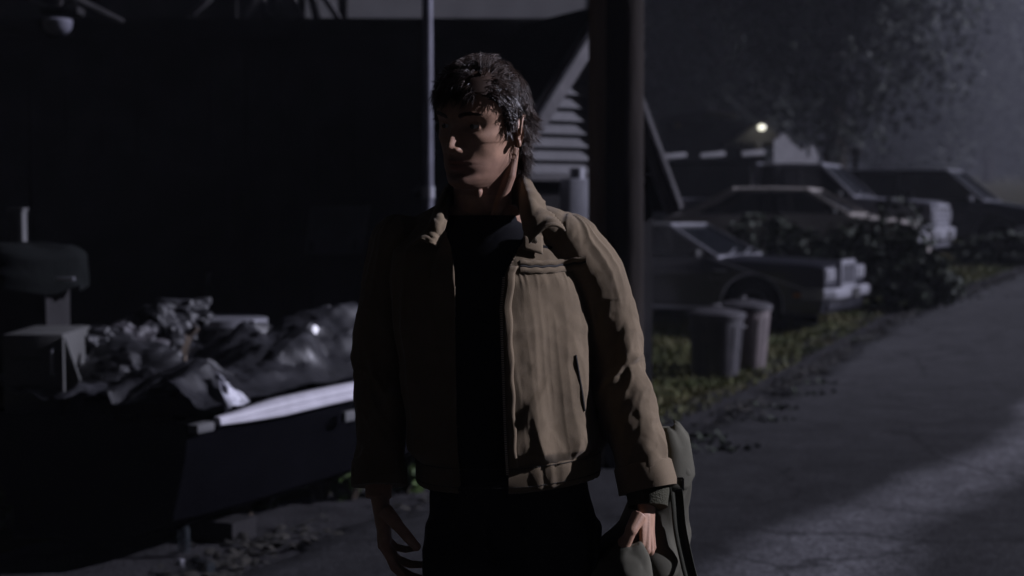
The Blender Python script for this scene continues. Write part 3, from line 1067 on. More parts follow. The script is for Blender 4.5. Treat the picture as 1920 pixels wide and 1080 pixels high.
        for u_, v_ in ((a, b_), (b_, c), (c, dd), (dd, a)):
            MB().bar(u_ + o_, v_ + o_, fw, fw).build(nm + '_trim', trim, t, bevel=.006)
    # wipers
    for y in (-.45, .15):
        MB().bar((B[0][0] + .02, y, B[0][1] + .03), (B[0][0] - .06, y + .45, B[0][1] + .10), .014, .014).build('wiper', trim, t)
    # interior
    for y in (-.36, .36):
        MB().box((-.25, y, .72), (.5, .5, .18)).build('seat', M['seat'], t, bevel=.04)
        MB().box((-.48, y, .98), (.16, .48, .55), Matrix.Rotation(-.2, 3, 'Y')).build('seat_back', M['seat'], t, bevel=.04)
        MB().box((-.52, y, 1.29), (.09, .24, .13)).build('headrest', M['seat'], t, bevel=.03)
    # front: grille, lamps, bumper
    zg0, zg1, gw = S['grille']
    gx = x1 + S.get('gproud', .03)
    fr = [(-gw / 2, zg0), (gw / 2, zg0), (gw / 2, zg1), (-gw / 2, zg1)]
    MB().box((gx - .05, 0, (zg0 + zg1) / 2), (.05, gw - .03, zg1 - zg0 - .02)).build('grille_back', M['blackplastic'], t)
    for i in range(4):
        a, b_ = fr[i], fr[(i + 1) % 4]
        MB().bar((gx - .015, a[0], a[1]), (gx - .015, b_[0], b_[1]), .045, .045 if i != 2 else .07).build('grille_frame', M['chrome'], t, bevel=.008)
    if S['bars'][0] == 'v':
        for k in range(S['bars'][1]):
            y = -gw / 2 + gw * (k + 1) / (S['bars'][1] + 1)
            MB().box((gx - .02, y, (zg0 + zg1) / 2), (.02, .012, zg1 - zg0)).build('grille_bar', M['chrome'], t)
    else:
        for k in range(S['bars'][1]):
            z = zg0 + (zg1 - zg0) * (k + 1) / (S['bars'][1] + 1)
            MB().box((gx - .02, 0, z), (.03, gw, .04)).build('grille_bar', M['chrome'], t, bevel=.005)
    for sg in (-1, 1):
        for (ly, lz, lw, lh) in S['lamps']:
            MB().box((x1 - .005, sg * ly, lz), (.05, lw + .04, lh + .04)).build('lamp_bezel', M['chrome'], t, bevel=.008)
            hl = MB().box((x1 + .022, sg * ly, lz), (.03, lw, lh)).build('headlight', M['lens'], t, bevel=.012)
        if S.get('turn'):
            MB().box((x1 + .02, sg * S['turn'][0], S['turn'][1]), (.03, .16, .06)).build('turn_signal', S.get('turnm', M['amber']), t, bevel=.008)
    zbmp, hb = S['bumper']
    for sgx, xx, nm in ((1, x1, 'front_bumper'), (-1, x0, 'rear_bumper')):
        pth = [(xx - sgx * .25, -W - .01, zbmp), (xx - sgx * .02, -W - .01, zbmp), (xx + sgx * .09, -W + .14, zbmp), (xx + sgx * .12, 0, zbmp), (xx + sgx * .09, W - .14, zbmp), (xx - sgx * .02, W + .01, zbmp), (xx - sgx * .25, W + .01, zbmp)]
        rings = []
        for q in pth:
            dx = sgx * .035
            rings.append([(q[0] - dx, q[1], q[2] - hb / 2), (q[0] + dx * .6, q[1], q[2] - hb / 2), (q[0] + dx, q[1], q[2] - hb * .2), (q[0] + dx, q[1], q[2] + hb * .2), (q[0] + dx * .6, q[1], q[2] + hb / 2), (q[0] - dx, q[1], q[2] + hb / 2)])
        MB().loft(rings).build(nm, M['chrome'], t, angle=30, bevel=0)
    MB().box((x1 - .02, 0, zbmp - hb * .5 - .07), (.1, S['w'] - .25, .15)).build('valance', S.get('valm', S['paint']), t, bevel=.02)
    MB().box((x1 + .165, 0, zbmp - .01), (.012, .31, .13)).build('number_plate_bracket', M['blackplastic'], t)
    if S.get('extra'): S['extra'](t, S)
    return t


HEAD = R(-29)
# sedan: near front wheel stands on the grass behind the bins
sedan = dict(w=1.84, wr=.34, zb=.27, wheels=(-1.45, 1.42), bot=(-2.45, 2.33),
             top=[(-2.58, .48), (-2.56, .86), (-2.45, .93), (-1.5, .985), (.85, .965), (1.0, .945), (2.22, .885), (2.36, .855), (2.39, .55), (2.36, .40)],
             house=[(.92, .955), (.17, 1.37), (-1.0, 1.385), (-1.62, .975)], bpillar=-.42, quarter=.5, tumble=.26,
             paint=M['navy'], roofm=M['vinyl'], hoodtrim=True, grille=(.60, .90, .62), bars=('v', 11), gproud=.05,
             lamps=[(.60, .755, .17, .13), (.79, .755, .15, .13)], bumper=(.52, .13), turn=(.60, .44), turnm=M['tanpaint'], marker=.50, seams=(-.45, .80), rimm=M['chrome'])
gw_ = G(1412, 622)
c_, s_ = math.cos(HEAD), math.sin(HEAD)
wx, wy = 1.42, -.85
vehicle('parked_sedan', 'navy blue boxy sedan with chrome grille parked behind the rubbish bins', 'car', (gw_.x - (wx * c_ - wy * s_), gw_.y - (wx * s_ + wy * c_), gw_.z - .01), HEAD, sedan)

# light roofed hatchback behind the bushes: roof seen from px 1330 to 1635
hatch = dict(w=1.74, wr=.31, zb=.26, wheels=(-1.25, 1.25), bot=(-2.0, 2.05),
             top=[(-2.15, .5), (-2.12, .84), (-1.95, .92), (.9, .93), (1.05, .90), (1.95, .78), (2.05, .72), (2.08, .5), (2.05, .40)],
             house=[(1.0, .92), (.25, 1.33), (-.95, 1.35), (-1.75, .93)], bpillar=-.3, quarter=.2, tumble=.24, paint=M['tanpaint'], pillarm=M['tanpaint'],
             grille=(.55, .70, .8), bars=('h', 3), lamps=[(.62, .65, .2, .14)], bumper=(.48, .12), trim=M['tanpaint'])
d = 24.0
q = P(1475, 352, d)
vehicle('parked_hatchback', 'hatchback with a pale tan roof half hidden behind the bushes', 'car', (q.x + .2, q.y, q.z - 1.37), R(-24), hatch)

truck = dict(w=1.95, wr=.38, zb=.42, wheels=(-1.75, 1.62), bot=(-2.6, 2.35),
             top=[(-2.75, .6), (-2.75, 1.12), (-2.7, 1.16), (-.9, 1.17), (.95, 1.2), (1.1, 1.18), (2.3, 1.10), (2.42, 1.06), (2.44, .62), (2.42, .52)],
             house=[(1.05, 1.19), (.42, 1.78), (-.72, 1.80), (-.85, 1.19)], bpillar=-.35, quarter=.12, tumble=.2, paint=M['greypaint'],
             grille=(.68, 1.03, 1.35), bars=('h', 3), lamps=[(.80, .86, .19, .17)], bumper=(.54, .20), seams=(-.6, .9))
d = 26.5
q = P(1500, 306, d)
vehicle('parked_pickup', 'grey old pickup with a barred grille nosing out above the bushes', 'pickup', (q.x + .15, q.y, q.z - 1.83), R(-26), truck)

van = dict(w=1.9, wr=.34, zb=.34, wheels=(-1.5, 1.55), bot=(-2.3, 2.2),
           top=[(-2.4, .5), (-2.4, 1.05), (-2.3, 1.1), (1.2, 1.1), (1.35, 1.08), (2.15, .95), (2.28, .88), (2.3, .6), (2.26, .5)],
           house=[(1.3, 1.09), (.5, 1.75), (-2.1, 1.78), (-2.3, 1.1)], bpillar=-.5, quarter=.5, tumble=.22, paint=M['darkpaint'],
           grille=(.62, .80, .9), bars=('h', 2), lamps=[(.72, .76, .24, .15)], bumper=(.5, .16), seams=(-.6, .9), mirrorm=M['chrome'])
d = 31.0
q = P(1745, 316, d)
vehicle('parked_van', 'dark van fading into the mist at the far end of the row', 'van', (q.x, q.y, q.z - 1.81), R(-30), van)

# ------------------------------------------------------------------ the far house with the lit lamp
d = 38.0
def hp(px, py, dd=0): return P(px, py, d + dd)
o = hp(1425, 300)
fh = thing('far_house', 'small dark house with a pale gabled porch, far behind the parked cars', 'house', (o.x, o.y, ramp(o.y)), 0)


def L_(px, py, dd=0): return hp(px, py, dd) - fh.location


def plate(name, px0, py0, px1, py1, dd, th, m, par=fh):
    a, b_ = L_(px0, py0, dd), L_(px1, py1, dd)
    return MB().box(((a.x + b_.x) / 2, (a.y + b_.y) / 2 + th / 2, (a.z + b_.z) / 2), (abs(b_.x - a.x), th, abs(b_.z - a.z))).build(name, m, par, bevel=.01)


plate('wall', 1252, 225, 1400, 420, 2.0, 3.0, M['darkwall'])
a, b_, c, e = L_(1372, 268), L_(1428, 224), L_(1478, 268), Vector((0, 2.2, 0))
MB().add([a, b_, c, a + e, b_ + e, c + e], [(0, 1, 2)[::-1], (3, 4, 5), (0, 3, 4, 1)[::-1], (1, 4, 5, 2)[::-1], (0, 2, 5, 3)]).build('porch_gable', M['palewall'], fh, smooth=False)
plate('porch_wall', 1452, 262, 1486, 420, .6, .1, M['darkwall'])
plate('porch_post', 1384, 266, 1396, 420, .0, .18, M['darkwall'])
plate('porch_post', 1416, 266, 1428, 420, .0, .18, M['siding'])
plate('window', 1326, 234, 1342, 270, 1.95, .06, mat('bluish_pane', (.16, .2, .30), .2))
plate('window', 1350, 236, 1376, 262, 1.95, .06, M['glass'])
a, b_ = L_(1318, 213, 1.2), L_(1372, 221, 1.2)
MB().bar(a, b_, 2.4, .07).build('roof_eave', M['greyboard'], fh)
a, b_ = L_(1240, 226, 1.2), L_(1322, 212, 1.2)
MB().bar(a, b_, 2.4, .07).build('roof_eave', M['roofing'], fh)
lp = hp(1428, 239, -.25)
la = thing('porch_lamp', 'small round lit lamp shining on the far porch gable', 'lamp', lp)
MB().ball((0, 0, 0), (.10, .10, .075), 12).build('bulb', M['lit'], la)
MB().lathe([(.05, .09), (.10, .11), (.06, .15), (.03, .17)], 16).build('cap', M['blackplastic'], la)
MB().tube([(0, 0, .16), (0, .14, .19), (0, .25, .17)], .014, 8).build('bracket', M['blackplastic'], la)
pl_ = bpy.data.lights.new('porch_lamp_light', 'POINT')
pl_.energy = 2.5
pl_.color = (1, .95, .8)
pl_.shadow_soft_size = .15
plo = bpy.data.objects.new('porch_lamp_light', pl_)
COL.objects.link(plo)
plo.location = lp + Vector((0, -.4, -.05))
# faint second lamp at the house wall
lp2 = hp(1270, 235, 1.7)
la2 = thing('wall_lamp', 'faint brownish wall lamp left of the lit porch lamp', 'lamp', lp2)
MB().ball((0, 0, 0), (.07, .07, .06), 10).build('globe', mat('brownish_globe', (.35, .27, .18), .4), la2)
MB().tube([(0, 0, .0), (0, .3, .05)], .02, 8).build('bracket', M['blackplastic'], la2)

# long low carport with pale roof planks, in front of that house
d2 = 31.0
o = P(1335, 330, d2)
cpt = thing('low_carport', 'long low dark carport with three pale planks along its roof', 'carport', (o.x, o.y, ramp(o.y)))


def C_(px, py, dd=0): return P(px, py, d2 + dd) - cpt.location


for x0, x1, y0 in ((1243, 1286, 292), (1312, 1358, 290), (1390, 1432, 287)):
    a, b_ = C_(x0, y0 + 2, -.35), C_(x1, y0 - 2, .1)
    MB().bar(a, b_, .06, .10)  .build('roof_plank', M['siding'], cpt, bevel=.01)
a, b_ = C_(1205, 303), C_(1436, 296)
MB().bar((a.x, 1.2, (a.z + b_.z) / 2), (b_.x, 1.2, (a.z + b_.z) / 2), 2.4, .12).build('roof', M['roofing'], cpt)
a, b_ = C_(1212, 303), C_(1408, 430)
MB().box(((a.x + b_.x) / 2, .9, a.z / 2 - .08), (b_.x - a.x, 1.6, a.z)).build('wall', M['darkwall'], cpt)
a = C_(1423, 300)
MB().box((a.x, .05, a.z / 2 - .08), (.27, .2, a.z)).build('post', M['siding'], cpt, bevel=.01)
# pale woodpile / fence glow behind the pickup roof
d3 = 34.0
o = P(1490, 280, d3)
fc = thing('picket_fence', 'pale broken picket fence above the pickup roof', 'fence', (o.x, o.y, ramp(o.y)), R(38))
rr = random.Random(5)
for k in range(15):
    px = 1436 + k * 8.4
    tp = [262, 258, 252, 250, 256, 262, 268, 272, 276, 280, 274, 292, 270, 272, 282][k]
    a = P(px, tp, d3) - fc.location
    MB().add([(a.x - .048, 0, 0), (a.x + .048, 0, 0), (a.x + .048, 0, a.z - .05), (a.x, 0, a.z), (a.x - .048, 0, a.z - .05), (a.x - .048, .03, 0), (a.x + .048, .03, 0), (a.x + .048, .03, a.z - .05), (a.x, .03, a.z), (a.x - .048, .03, a.z - .05)],
             [(0, 1, 2, 3, 4), (9, 8, 7, 6, 5), (0, 5, 6, 1), (1, 6, 7, 2), (2, 7, 8, 3), (3, 8, 9, 4), (4, 9, 5, 0)]).build('picket', M['siding'], fc, smooth=False)
for zf in (.35, .75):
    a = P(1436, 300, d3) - fc.location
    b_ = P(1560, 300, d3) - fc.location
    MB().box(((a.x + b_.x) / 2, .06, a.z * zf + .2), (b_.x - a.x, .05, .08)).build('rail', M['siding'], fc)
g = P(1604, 284, 36)
mbx = thing('yard_marker', 'small pale box on a post in the mist behind the pickup bonnet', 'box', (g.x, g.y, ramp(g.y)))
zt = g.z - ramp(g.y)
MB().box((0, 0, zt), (.26, .3, .22)).build('box', M['siding'], mbx, bevel=.03)
MB().box((0, 0, zt / 2 - .06), (.09, .09, zt)).build('post', M['bark'], mbx)
# ------------------------------------------------------------------ junk on the left
# boat: pale gunwale from (400,797) to beyond the man's sleeve
a0, b0 = P(402, 792, 6.5), P(664, 738, 7.6)
dirv = Vector((b0.x - a0.x, b0.y - a0.y, 0)).normalized()
ang = math.atan2(dirv.y, dirv.x)
zg = (a0.z + b0.z) / 2
boat = thing('small_boat', 'dark little boat with a long white gunwale lying left of the man', 'boat', (a0.x, a0.y, 0), ang)
# local: x along the gunwale away from the camera, y to the left; starboard gunwale lies on y=0
Lb, Bm = 3.6, 1.3


def bw(x):  # half beam along the length
    return Bm / 2 * (1 - .15 * max(0, (x - 2.4) / 1.2)) - .07 * max(0, (.25 - x) / .4) ** 2


rings = []
for k in range(16):
    x = -.12 + Lb * k / 15
    h = bw(x)
    cy = Bm / 2
    rings.append([(x, cy - h, zg), (x, cy - h * .98, zg - .15), (x, cy - h * .85, .22), (x, cy - h * .4, .10), (x, cy, .06), (x, cy + h * .4, .10), (x, cy + h * .85, .22), (x, cy + h * .98, zg - .15), (x, cy + h, zg)])
mb = MB()
n = 9
for i in range(15):
    pass
vs_ = [q for r in rings for q in r]
fs_ = [(i * n + k, i * n + k + 1, (i + 1) * n + k + 1, (i + 1) * n + k) for i in range(15) for k in range(n - 1)]
fs_ += [tuple(range(n)), tuple(15 * n + k for k in range(n))]
mb.add(vs_, fs_)
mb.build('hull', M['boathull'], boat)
for sg in (-1, 1):
    rg = []
    for k in range(24):
        x = .04 + (Lb - .2) * k / 23
        tp_ = min(1, .45 + k * .2)
        y = Bm / 2 + sg * bw(x)
        e = sg
        z = zg + .012 * math.sin(x * 1.7)
        rg.append([(x, y + e * dy_ * tp_, z + dz_ * tp_) for dy_, dz_ in ((-.03, .045), (.02, .05), (.05, .035), (.055, .012), (.047, .004), (.06, -.012), (.06, -.03), (.03, -.042), (-.02, -.03))])
    MB().loft(rg).build('gunwale', M['boatwhite'], boat, angle=28)
MB().box((-.05, Bm / 2 - bw(-.05) - .0, zg - .015), (.13, .07, .045)).build('bow_fender', M['dim'], boat, bevel=.015)
MB().box((1.06, -.06, zg - .10), (.10, .03, .055)).build('rowlock_plate', M['dim'], boat, bevel=.008)
for x in (.5, 2.6):
    MB().box((x, Bm / 2, .03), (.2, .9, .14)).build('support_block', M['darkwall'], boat)

# crumpled black plastic sheet over the boat
nu, nv = 150, 90
V = []
U = np.linspace(-.05, 3.4, nu)
Wv = np.linspace(.02, 1.42, nv)
gu, gv = np.meshgrid(U, Wv, indexing='ij')
pts = np.c_[gu.ravel() * 1.9, gv.ravel() * 2.2, np.zeros(gu.size)]
warp = (vnoise(pts * .9, 3) - .5)
crease = crumple(pts, 9, 6, 1.3) * .5
crease2 = crumple(pts + 7, 15, 8, 3.2) * .5
hump = .10 + .20 * np.exp(-((gu.ravel() - 1.45) / .5) ** 2 - ((gv.ravel() - .45) / .4) ** 2) + .22 * np.exp(-((gu.ravel() - 2.1) / .6) ** 2 - ((gv.ravel() - .5) / .4) ** 2) + .12 * np.exp(-((gu.ravel() - .35) / .2) ** 2 - ((gv.ravel() - .35) / .25) ** 2)
edgef = np.clip((gv.ravel() - .02) / .22, 0, 1)
zz = zg + .055 + (hump + .075 * crease + .042 * crease2 - .02) * (0.25 + .75 * edgef)
zz = np.maximum(zz, zg + .06 - .45 * np.clip((gv.ravel() - 1.2) / .2, 0, 1))
V = np.c_[gu.ravel(), gv.ravel() + .02 * warp, zz]
ca, sa = math.cos(ang), math.sin(ang)
Fq = np.array([(i * nv + j, (i + 1) * nv + j, (i + 1) * nv + j + 1, i * nv + j + 1) for i in range(nu - 1) for j in range(nv - 1)])
tp = np_mesh(V, Fq, 'plastic_sheet', M['tarp'], angle=14)
tp.location, tp.rotation_euler = boat.location, (0, 0, ang)
tag(tp, 'crumpled shiny black plastic sheet draped over the boat', 'tarp')
# fold of the sheet, its sunlit brightness put into a pale colour
fl = []
A_, B_, C__ = P(405, 702, 6.75), P(424, 770, 6.55), P(468, 752, 6.75)
n1 = 9
V, Fq = [], []
iw = tp.matrix_basis.inverted()
iw = (Matrix.Translation(tp.location) @ Matrix.Rotation(ang, 4, 'Z')).inverted()
for i in range(n1 + 1):
    for j in range(n1 + 1):
        u, v = i / n1, j / n1
        q = A_.lerp(B_.lerp(C__, v), u)
        w_ = vnoise(np.array([[u * 4, v * 4, 2.0]]), 4)[0] - .5
        V.append(tuple(iw @ (q + Vector((.03 * w_, -.08 * w_, .04 * w_)))))
for i in range(n1):
    for j in range(n1):
        o = i * (n1 + 1) + j
        Fq.append((o, o + 1, o + n1 + 2, o + n1 + 1))
fo = np_mesh(V, Fq, 'lit_fold', M['tarplit'], tp)
md = fo.modifiers.new('thick', 'SOLIDIFY'); md.thickness = .004
fo['label'] = 'pale fold of the sheet, its lit look put into the colour'

# black drum
g = P(417, 600, 8.5)
dr = thing('black_drum', 'big black plastic drum standing behind the boat', 'drum', (g.x, g.y, 0))
zt = g.z
MB().lathe([(.255, 0), (.27, .04), (.275, zt * .33), (.283, zt * .34), (.283, zt * .36), (.275, zt * .37), (.272, zt * .68), (.28, zt * .69), (.28, zt * .71), (.272, zt * .72), (.262, zt - .02), (.25, zt), (.235, zt), (.235, zt - .03), (.0005, zt - .03)], 44).build('barrel', M['drum'], dr, angle=40)
MB().lathe([(.252, zt - .035), (.268, zt - .03), (.268, zt + .012), (.245, zt + .016)], 44).build('rim_band', M['galv'], dr, angle=40)
MB().lathe([(.03, zt - .03), (.03, zt + .005), (.001, zt + .005)], 12, (.12, .08, 0)).build('bung', M['blackplastic'], dr)


def blob(name, label, cat, c, r, m, seed, amp=.25, group=None, flat=False):
    mb = MB().ball((0, 0, 0), 1.0, 34)
    V = np.array(mb.v)
    w = crumple(V + seed, seed, 9, 2.2) * amp * .40 + amp * .5
    V = V * (1 + w - amp * .4)[:, None] * np.array(r)
    V[:, 2] = np.maximum(V[:, 2], -r[2] * .75)
    mb.v = [tuple(q) for q in V]
    o = mb.build(name, m, None, angle=16 if flat else 180)
    o.location = c
    return tag(o, label, cat, group) if label else o


for i, (px, py, dd, r, lab, m) in enumerate([
    (185, 655, 7.6, (.16, .16, .12), 'leftmost dark rubbish bag in the junk heap beside the enamel cabinet', 'tarp'),
    (245, 650, 7.8, (.19, .17, .15), 'grey rubbish bag in the middle of the junk heap', 'binplastic'),
    (292, 632, 7.9, (.17, .17, .16), 'shiny rubbish bag with a bright crease left of the drum', 'tarp'),
    (338, 602, 8.3, (.18, .16, .13), 'topmost rubbish bag of the heap, close to the drum', 'tarp'),
    (250, 705, 7.3, (.24, .18, .16), 'low wide rubbish bag at the foot of the heap', 'tarp'),
]):
    q = P(px, py, dd)
    blob('rubbish_bag', lab, 'rubbish bag', q, r, M['bagplastic'] if m == 'tarp' else M[m], 3 + i, .3, 'rubbish bags in the junk heap', True)
# what carries the heap: a low crate platform
q = P(260, 740, 7.7)
zt = P(260, 665, 7.7).z - .12
pl = thing('wooden_pallet_stack', 'stack of dark wooden pallets under the rubbish bags', 'pallets', (q.x, q.y + .2, 0))
k = 0
z = 0.0
while z < zt - .1:
    for y in (-.45, 0, .45):
        MB().box((0, y, z + .045), (1.3, .09, .09)).build('runner', M['bark'], pl)
    for i in range(7):
        MB().box((-.57 + i * .19, 0, z + .101), (.12, 1.0, .02)).build('slat', M['bark'], pl)
    z += .114
# scraps with faint highlights
for i, (px, py, dd, sz, rot, lab) in enumerate([
    (325, 640, 7.9, (.16, .10, .12), (.2, .3, .5), 'small crushed carton between the rubbish bags'),
    (322, 680, 7.4, (.13, .08, .03), (.5, .1, .2), 'flat torn carton at the front of the junk heap'),
]):
    q = P(px, py, dd)
    e = Euler(rot).to_matrix()
    b = MB()
    b.box((0, 0, 0), sz, e)
    b.box(e @ Vector((sz[0] * .5, 0, sz[2] * .7)), (sz[0] * .1, sz[1], sz[2] * .6), e @ Matrix.Rotation(.5, 3, 'Y'))
    o = b.build('carton', M['cardboard'], None, bevel=.004)
    o.location = q
    tag(o, lab, 'carton', 'crushed cartons in the junk heap')

# old enamel cabinet at the left edge
g = P(62, 700, 7.0)
zt = P(62, 626, 7.0).z
zb_ = P(62, 768, 7.0).z
ap = thing('enamel_cabinet', 'grimy pale enamel cabinet with its door ajar at the left frame edge', 'cabinet', (g.x, g.y, 0), R(3))
wd = (P(118, 700, 7).x - P(5, 700, 7).x)
MB().box((0, .28, (zt + .35) / 2), (wd, .55, zt - .35)).build('case', M['appliance'], ap, bevel=.015)
MB().box((0, .28, .18), (wd - .06, .5, .34)).build('plinth', M['darkwall'], ap)
x0 = wd / 2 + .012
x1 = P(160, 720, 7).x - g.x
MB().add([(x0, -.02, zb_), (x0, -.02, zt - .01), (x1, -.12, (zt + zb_) / 2 - .03), (x0, .01, zb_), (x0, .01, zt - .01), (x1, -.10, (zt + zb_) / 2 - .03)],
         [(0, 2, 1), (3, 4, 5), (0, 1, 4, 3), (1, 2, 5, 4), (2, 0, 3, 5)]).build('bent_door', M['appliance'], ap, smooth=False)
MB().tube([(wd * .35, -.005, zt - .2), (wd * .35, -.04, zt - .19), (wd * .35, -.04, zt - .08), (wd * .35, -.005, zt - .07)], .008, 8).build('handle', M['galv'], ap)
for k in range(2):
    MB().box((-wd * .1, -.002, zt - .12 - k * .14), (wd * .5, .006, .008)).build('seam', M['blackplastic'], ap)

# canvas hump above it
q = P(58, 505, 8.0)
zt = P(58, 456, 8.0).z
hy = thing('covered_stack', 'faded green canvas cover over a stack at the left frame edge', 'canvas cover', (q.x - .1, q.y, 0))
nu, nv = 40, 24
V, Fq = [], []
for i in range(nu):
    a = 2 * math.pi * i / nu
    for j in range(nv):
        t_ = j / (nv - 1)
        rr = .40 * min(1, (t_ * 2.2) ** .6)
        z = zt - .05 - max(0, t_ - .35) * .24
        wv = .02 * math.sin(9 * a + 2 * math.sin(3 * a)) * t_ + .02 * (vnoise(np.array([[math.cos(a) * 3, math.sin(a) * 3, t_ * 5]]), 6)[0] - .5)
        z += .05 * math.cos(t_ * 3)
        V.append(((rr + wv) * math.cos(a), (rr + wv) * math.sin(a) * .8, z + wv))
for i in range(nu):
    for j in range(nv - 1):
        Fq.append((i * nv + j, i * nv + j + 1, ((i + 1) % nu) * nv + j + 1, ((i + 1) % nu) * nv + j))
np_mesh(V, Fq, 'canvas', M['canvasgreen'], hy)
MB().box((0, 0, (zt - .1) / 2), (.5, .42, zt - .1)).build('stacked_crate', M['darkwall'], hy)
q = P(122, 523, 7.6)
MB().box(tuple(q - hy.location), (.10, .03, .018)).build('steel_buckle', M['galv'], hy, bevel=.004)

g = P(34, 415, 9.0)
zt = P(34, 396, 9.0).z
sp2 = thing('short_post', 'short bluish post end standing at the far left behind the canvas cover', 'post', (g.x, g.y, 0))
MB().box((0, 0, zt / 2), (.085, .085, zt)).build('shaft', M['dim'], sp2, bevel=.006)
MB().box((0, 0, zt + .01), (.10, .10, .02)).build('cap', M['dim'], sp2, bevel=.004)

# pale board leaning on the garage wall
a = [P(582, 388, 10.35), P(695, 383, 10.35), P(676, 476, 10.2), P(572, 478, 10.2)]
bd = MB().add(a + [q + Vector((0, .02, 0)) for q in a], [(0, 1, 2, 3), (7, 6, 5, 4), (0, 4, 5, 1), (1, 5, 6, 2), (2, 6, 7, 3), (3, 7, 4, 0)])
bo = thing('leaning_sheet', 'dim grey hardboard sheet on legs against the black garage wall', 'board', (a[3].x, a[3].y, 0))
bd.build('sheet', M['dim'], bo, smooth=False, world=True)
for q in (a[2], a[3]):
    MB().bar(Vector((q.x + (.04 if q is a[3] else -.04), q.y + .02, 0)), Vector((q.x + (.04 if q is a[3] else -.04), q.y + .03, q.z + .1)), .03, .03).build('leg', M['darkwall'], bo, world=True)

# lamp shade hanging at the top left
q = P(108, 45, 9.0)
ls = thing('eave_lamp', 'unlit pale bowl shaped lamp with a bracket at the top left corner', 'lamp', q)
MB().lathe([(.0005, -.075), (.05, -.065), (.085, -.03), (.095, .02), (.085, .03), (.03, .035)], 24).build('shade', M['lampshell'], ls)
MB().box((.02, .04, .085), (.24, .16, .05)).build('housing', M['darkwall'], ls, bevel=.01)
MB().tube([(0, .02, .1), (0, .1, .22), (0, 1.5, .22)], .02, 10).build('arm', M['darkwall'], ls)
MB().bar((-.2, .05, .17), (.0, .05, .08), .03, .025).build('stay', M['greyboard'], ls)

# two small bottles by the road edge
for px, py, rz, tilt, lab in ((345, 1042, .3, 0, 'small glass bottle standing at the road edge, lower left'), (368, 1078, 2.6, 1, 'glass bottle lying at the bottom edge, below the standing one')):
    g = G(px, py)
    bt = thing('glass_bottle', lab, 'bottle', (g.x, g.y, g.z + (0.02 if not tilt else .045)), rz, 'bottles by the road')
    mb = MB().lathe([(.028, 0), (.03, .01), (.03, .10), (.024, .125), (.012, .15), (.011, .18), (.014, .182), (.014, .19), (.010, .19)], 20)
    if tilt:
        mb.v = [(v[2] - .09, v[0], v[1]) for v in mb.v]
    mb.build('bottle_body', M['bottle'], bt, angle=50)
    cp = MB().lathe([(.0155, .172), (.0155, .196), (.001, .197)], 14)
    if tilt:
        cp.v = [(v[2] - .09, v[0], v[1]) for v in cp.v]
    cp.build('cap', M['chrome'], bt)
# ------------------------------------------------------------------ the man (local frame: x to camera right, -y towards the camera)
MANX, MANY = -0.052, 2.80
man = thing('person', 'dark haired man in open tan canvas jacket looking left, holding an olive bag', 'person', (MANX, MANY, 0))
YAW, NOD = R(-30), R(6)
HC = Vector((-0.010, -0.022, 1.793))
HR = Matrix.Rotation(YAW, 4, 'Z') @ Matrix.Rotation(R(3), 4, 'Y') @ Matrix.Rotation(NOD, 4, 'X')
HM = Matrix.Translation(HC) @ HR
HMn = np.array(HM)


def to_head(V):
    iv = np.linalg.inv(HMn)
    return V @ iv[:3, :3].T + iv[:3, 3]


def from_head(V):
    return V @ HMn[:3, :3].T + HMn[:3, 3]


zs_ = [-.124, -.121, -.113, -.103, -.088, -.078, -.070, -.055, -.04, -.02, .005, .025, .045, .07, .095, .110, .116, .119]
f_t = [.052, .068, .086, .092, .0895, .092, .0925, .091, .0905, .0905, .0885, .0955, .0945, .087, .066, .040, .020, .0]
w_t = [.020, .028, .038, .047, .0555, .0595, .0620, .0655, .0680, .0715, .0735, .0755, .0765, .072, .056, .034, .018, .0]
b_t = [-.010, .000, .012, .030, .055, .066, .074, .083, .090, .097, .1025, .104, .1035, .096, .074, .046, .024, .0]
N_T, N_Z = 220, 200
zz = np.linspace(-.124, .119, N_Z)
zz = np.concatenate([zz])
th = np.linspace(0, 2 * np.pi, N_T, endpoint=False)
Z, T = np.meshgrid(zz, th, indexing='ij')
fz, wz, bz = (smooth_tab(Z, zs_, q) for q in (f_t, w_t, b_t))
cs, sn = np.cos(T), np.sin(T)
ex = 2 / 2.25
X = np.maximum(wz, 0.0005) * np.sign(sn) * np.abs(sn) ** ex
Yf = np.where(cs > 0, np.maximum(fz, .0005), np.maximum(bz, -.02))
Y = -Yf * np.sign(cs) * np.abs(cs) ** ex
Y = np.where((cs <= 0) & (bz < .001), Y, Y)


def ga(x, z, cx, cz, sx, sz):
    return np.exp(-((x - cx) / sx) ** 2 - ((z - cz) / sz) ** 2)


fr = np.clip(cs * 2, 0, 1)
ax = np.abs(X)
dY = np.zeros_like(X)     # positive = outwards (towards -y)
prot = smooth_tab(np.clip(Z, -.062, .03), [-.062, -.056, -.052, -.047, -.041, -.035, -.025, -.012, .003, .016, .03], [0, .001, .006, .019, .0265, .027, .0225, .0165, .0095, .003, 0])
sg_ = smooth_tab(np.clip(Z, -.06, .02), [-.06, -.047, -.04, -.028, -.01, .02], [.0145, .0145, .0135, .0105, .0092, .012])
dY += prot * np.exp(-(X / sg_) ** 2)
dY += .0125 * ga(ax, Z, .0155, -.0435, .0062, .0075)          # wings of the nose
dY += -.004 * ga(ax, Z, .0085, -.0515, .004, .0025)          # nostrils
dY += .0055 * ga(ax, Z, .026, .0215, .021, .0075)            # brow
dY += -.0115 * ga(ax, Z, .032, .001, .0155, .0105)           # eye sockets
dY += .0045 * ga(ax, Z, .046, -.021, .016, .011)             # cheekbones
dY += -.0045 * ga(ax, Z, .043, -.058, .014, .018)            # hollow cheeks
dY += -.003 * ga(ax, Z, .022, -.05, .006, .012)              # nasolabial
dY += .0055 * ga(X, Z, 0, -.066, .019, .0042)
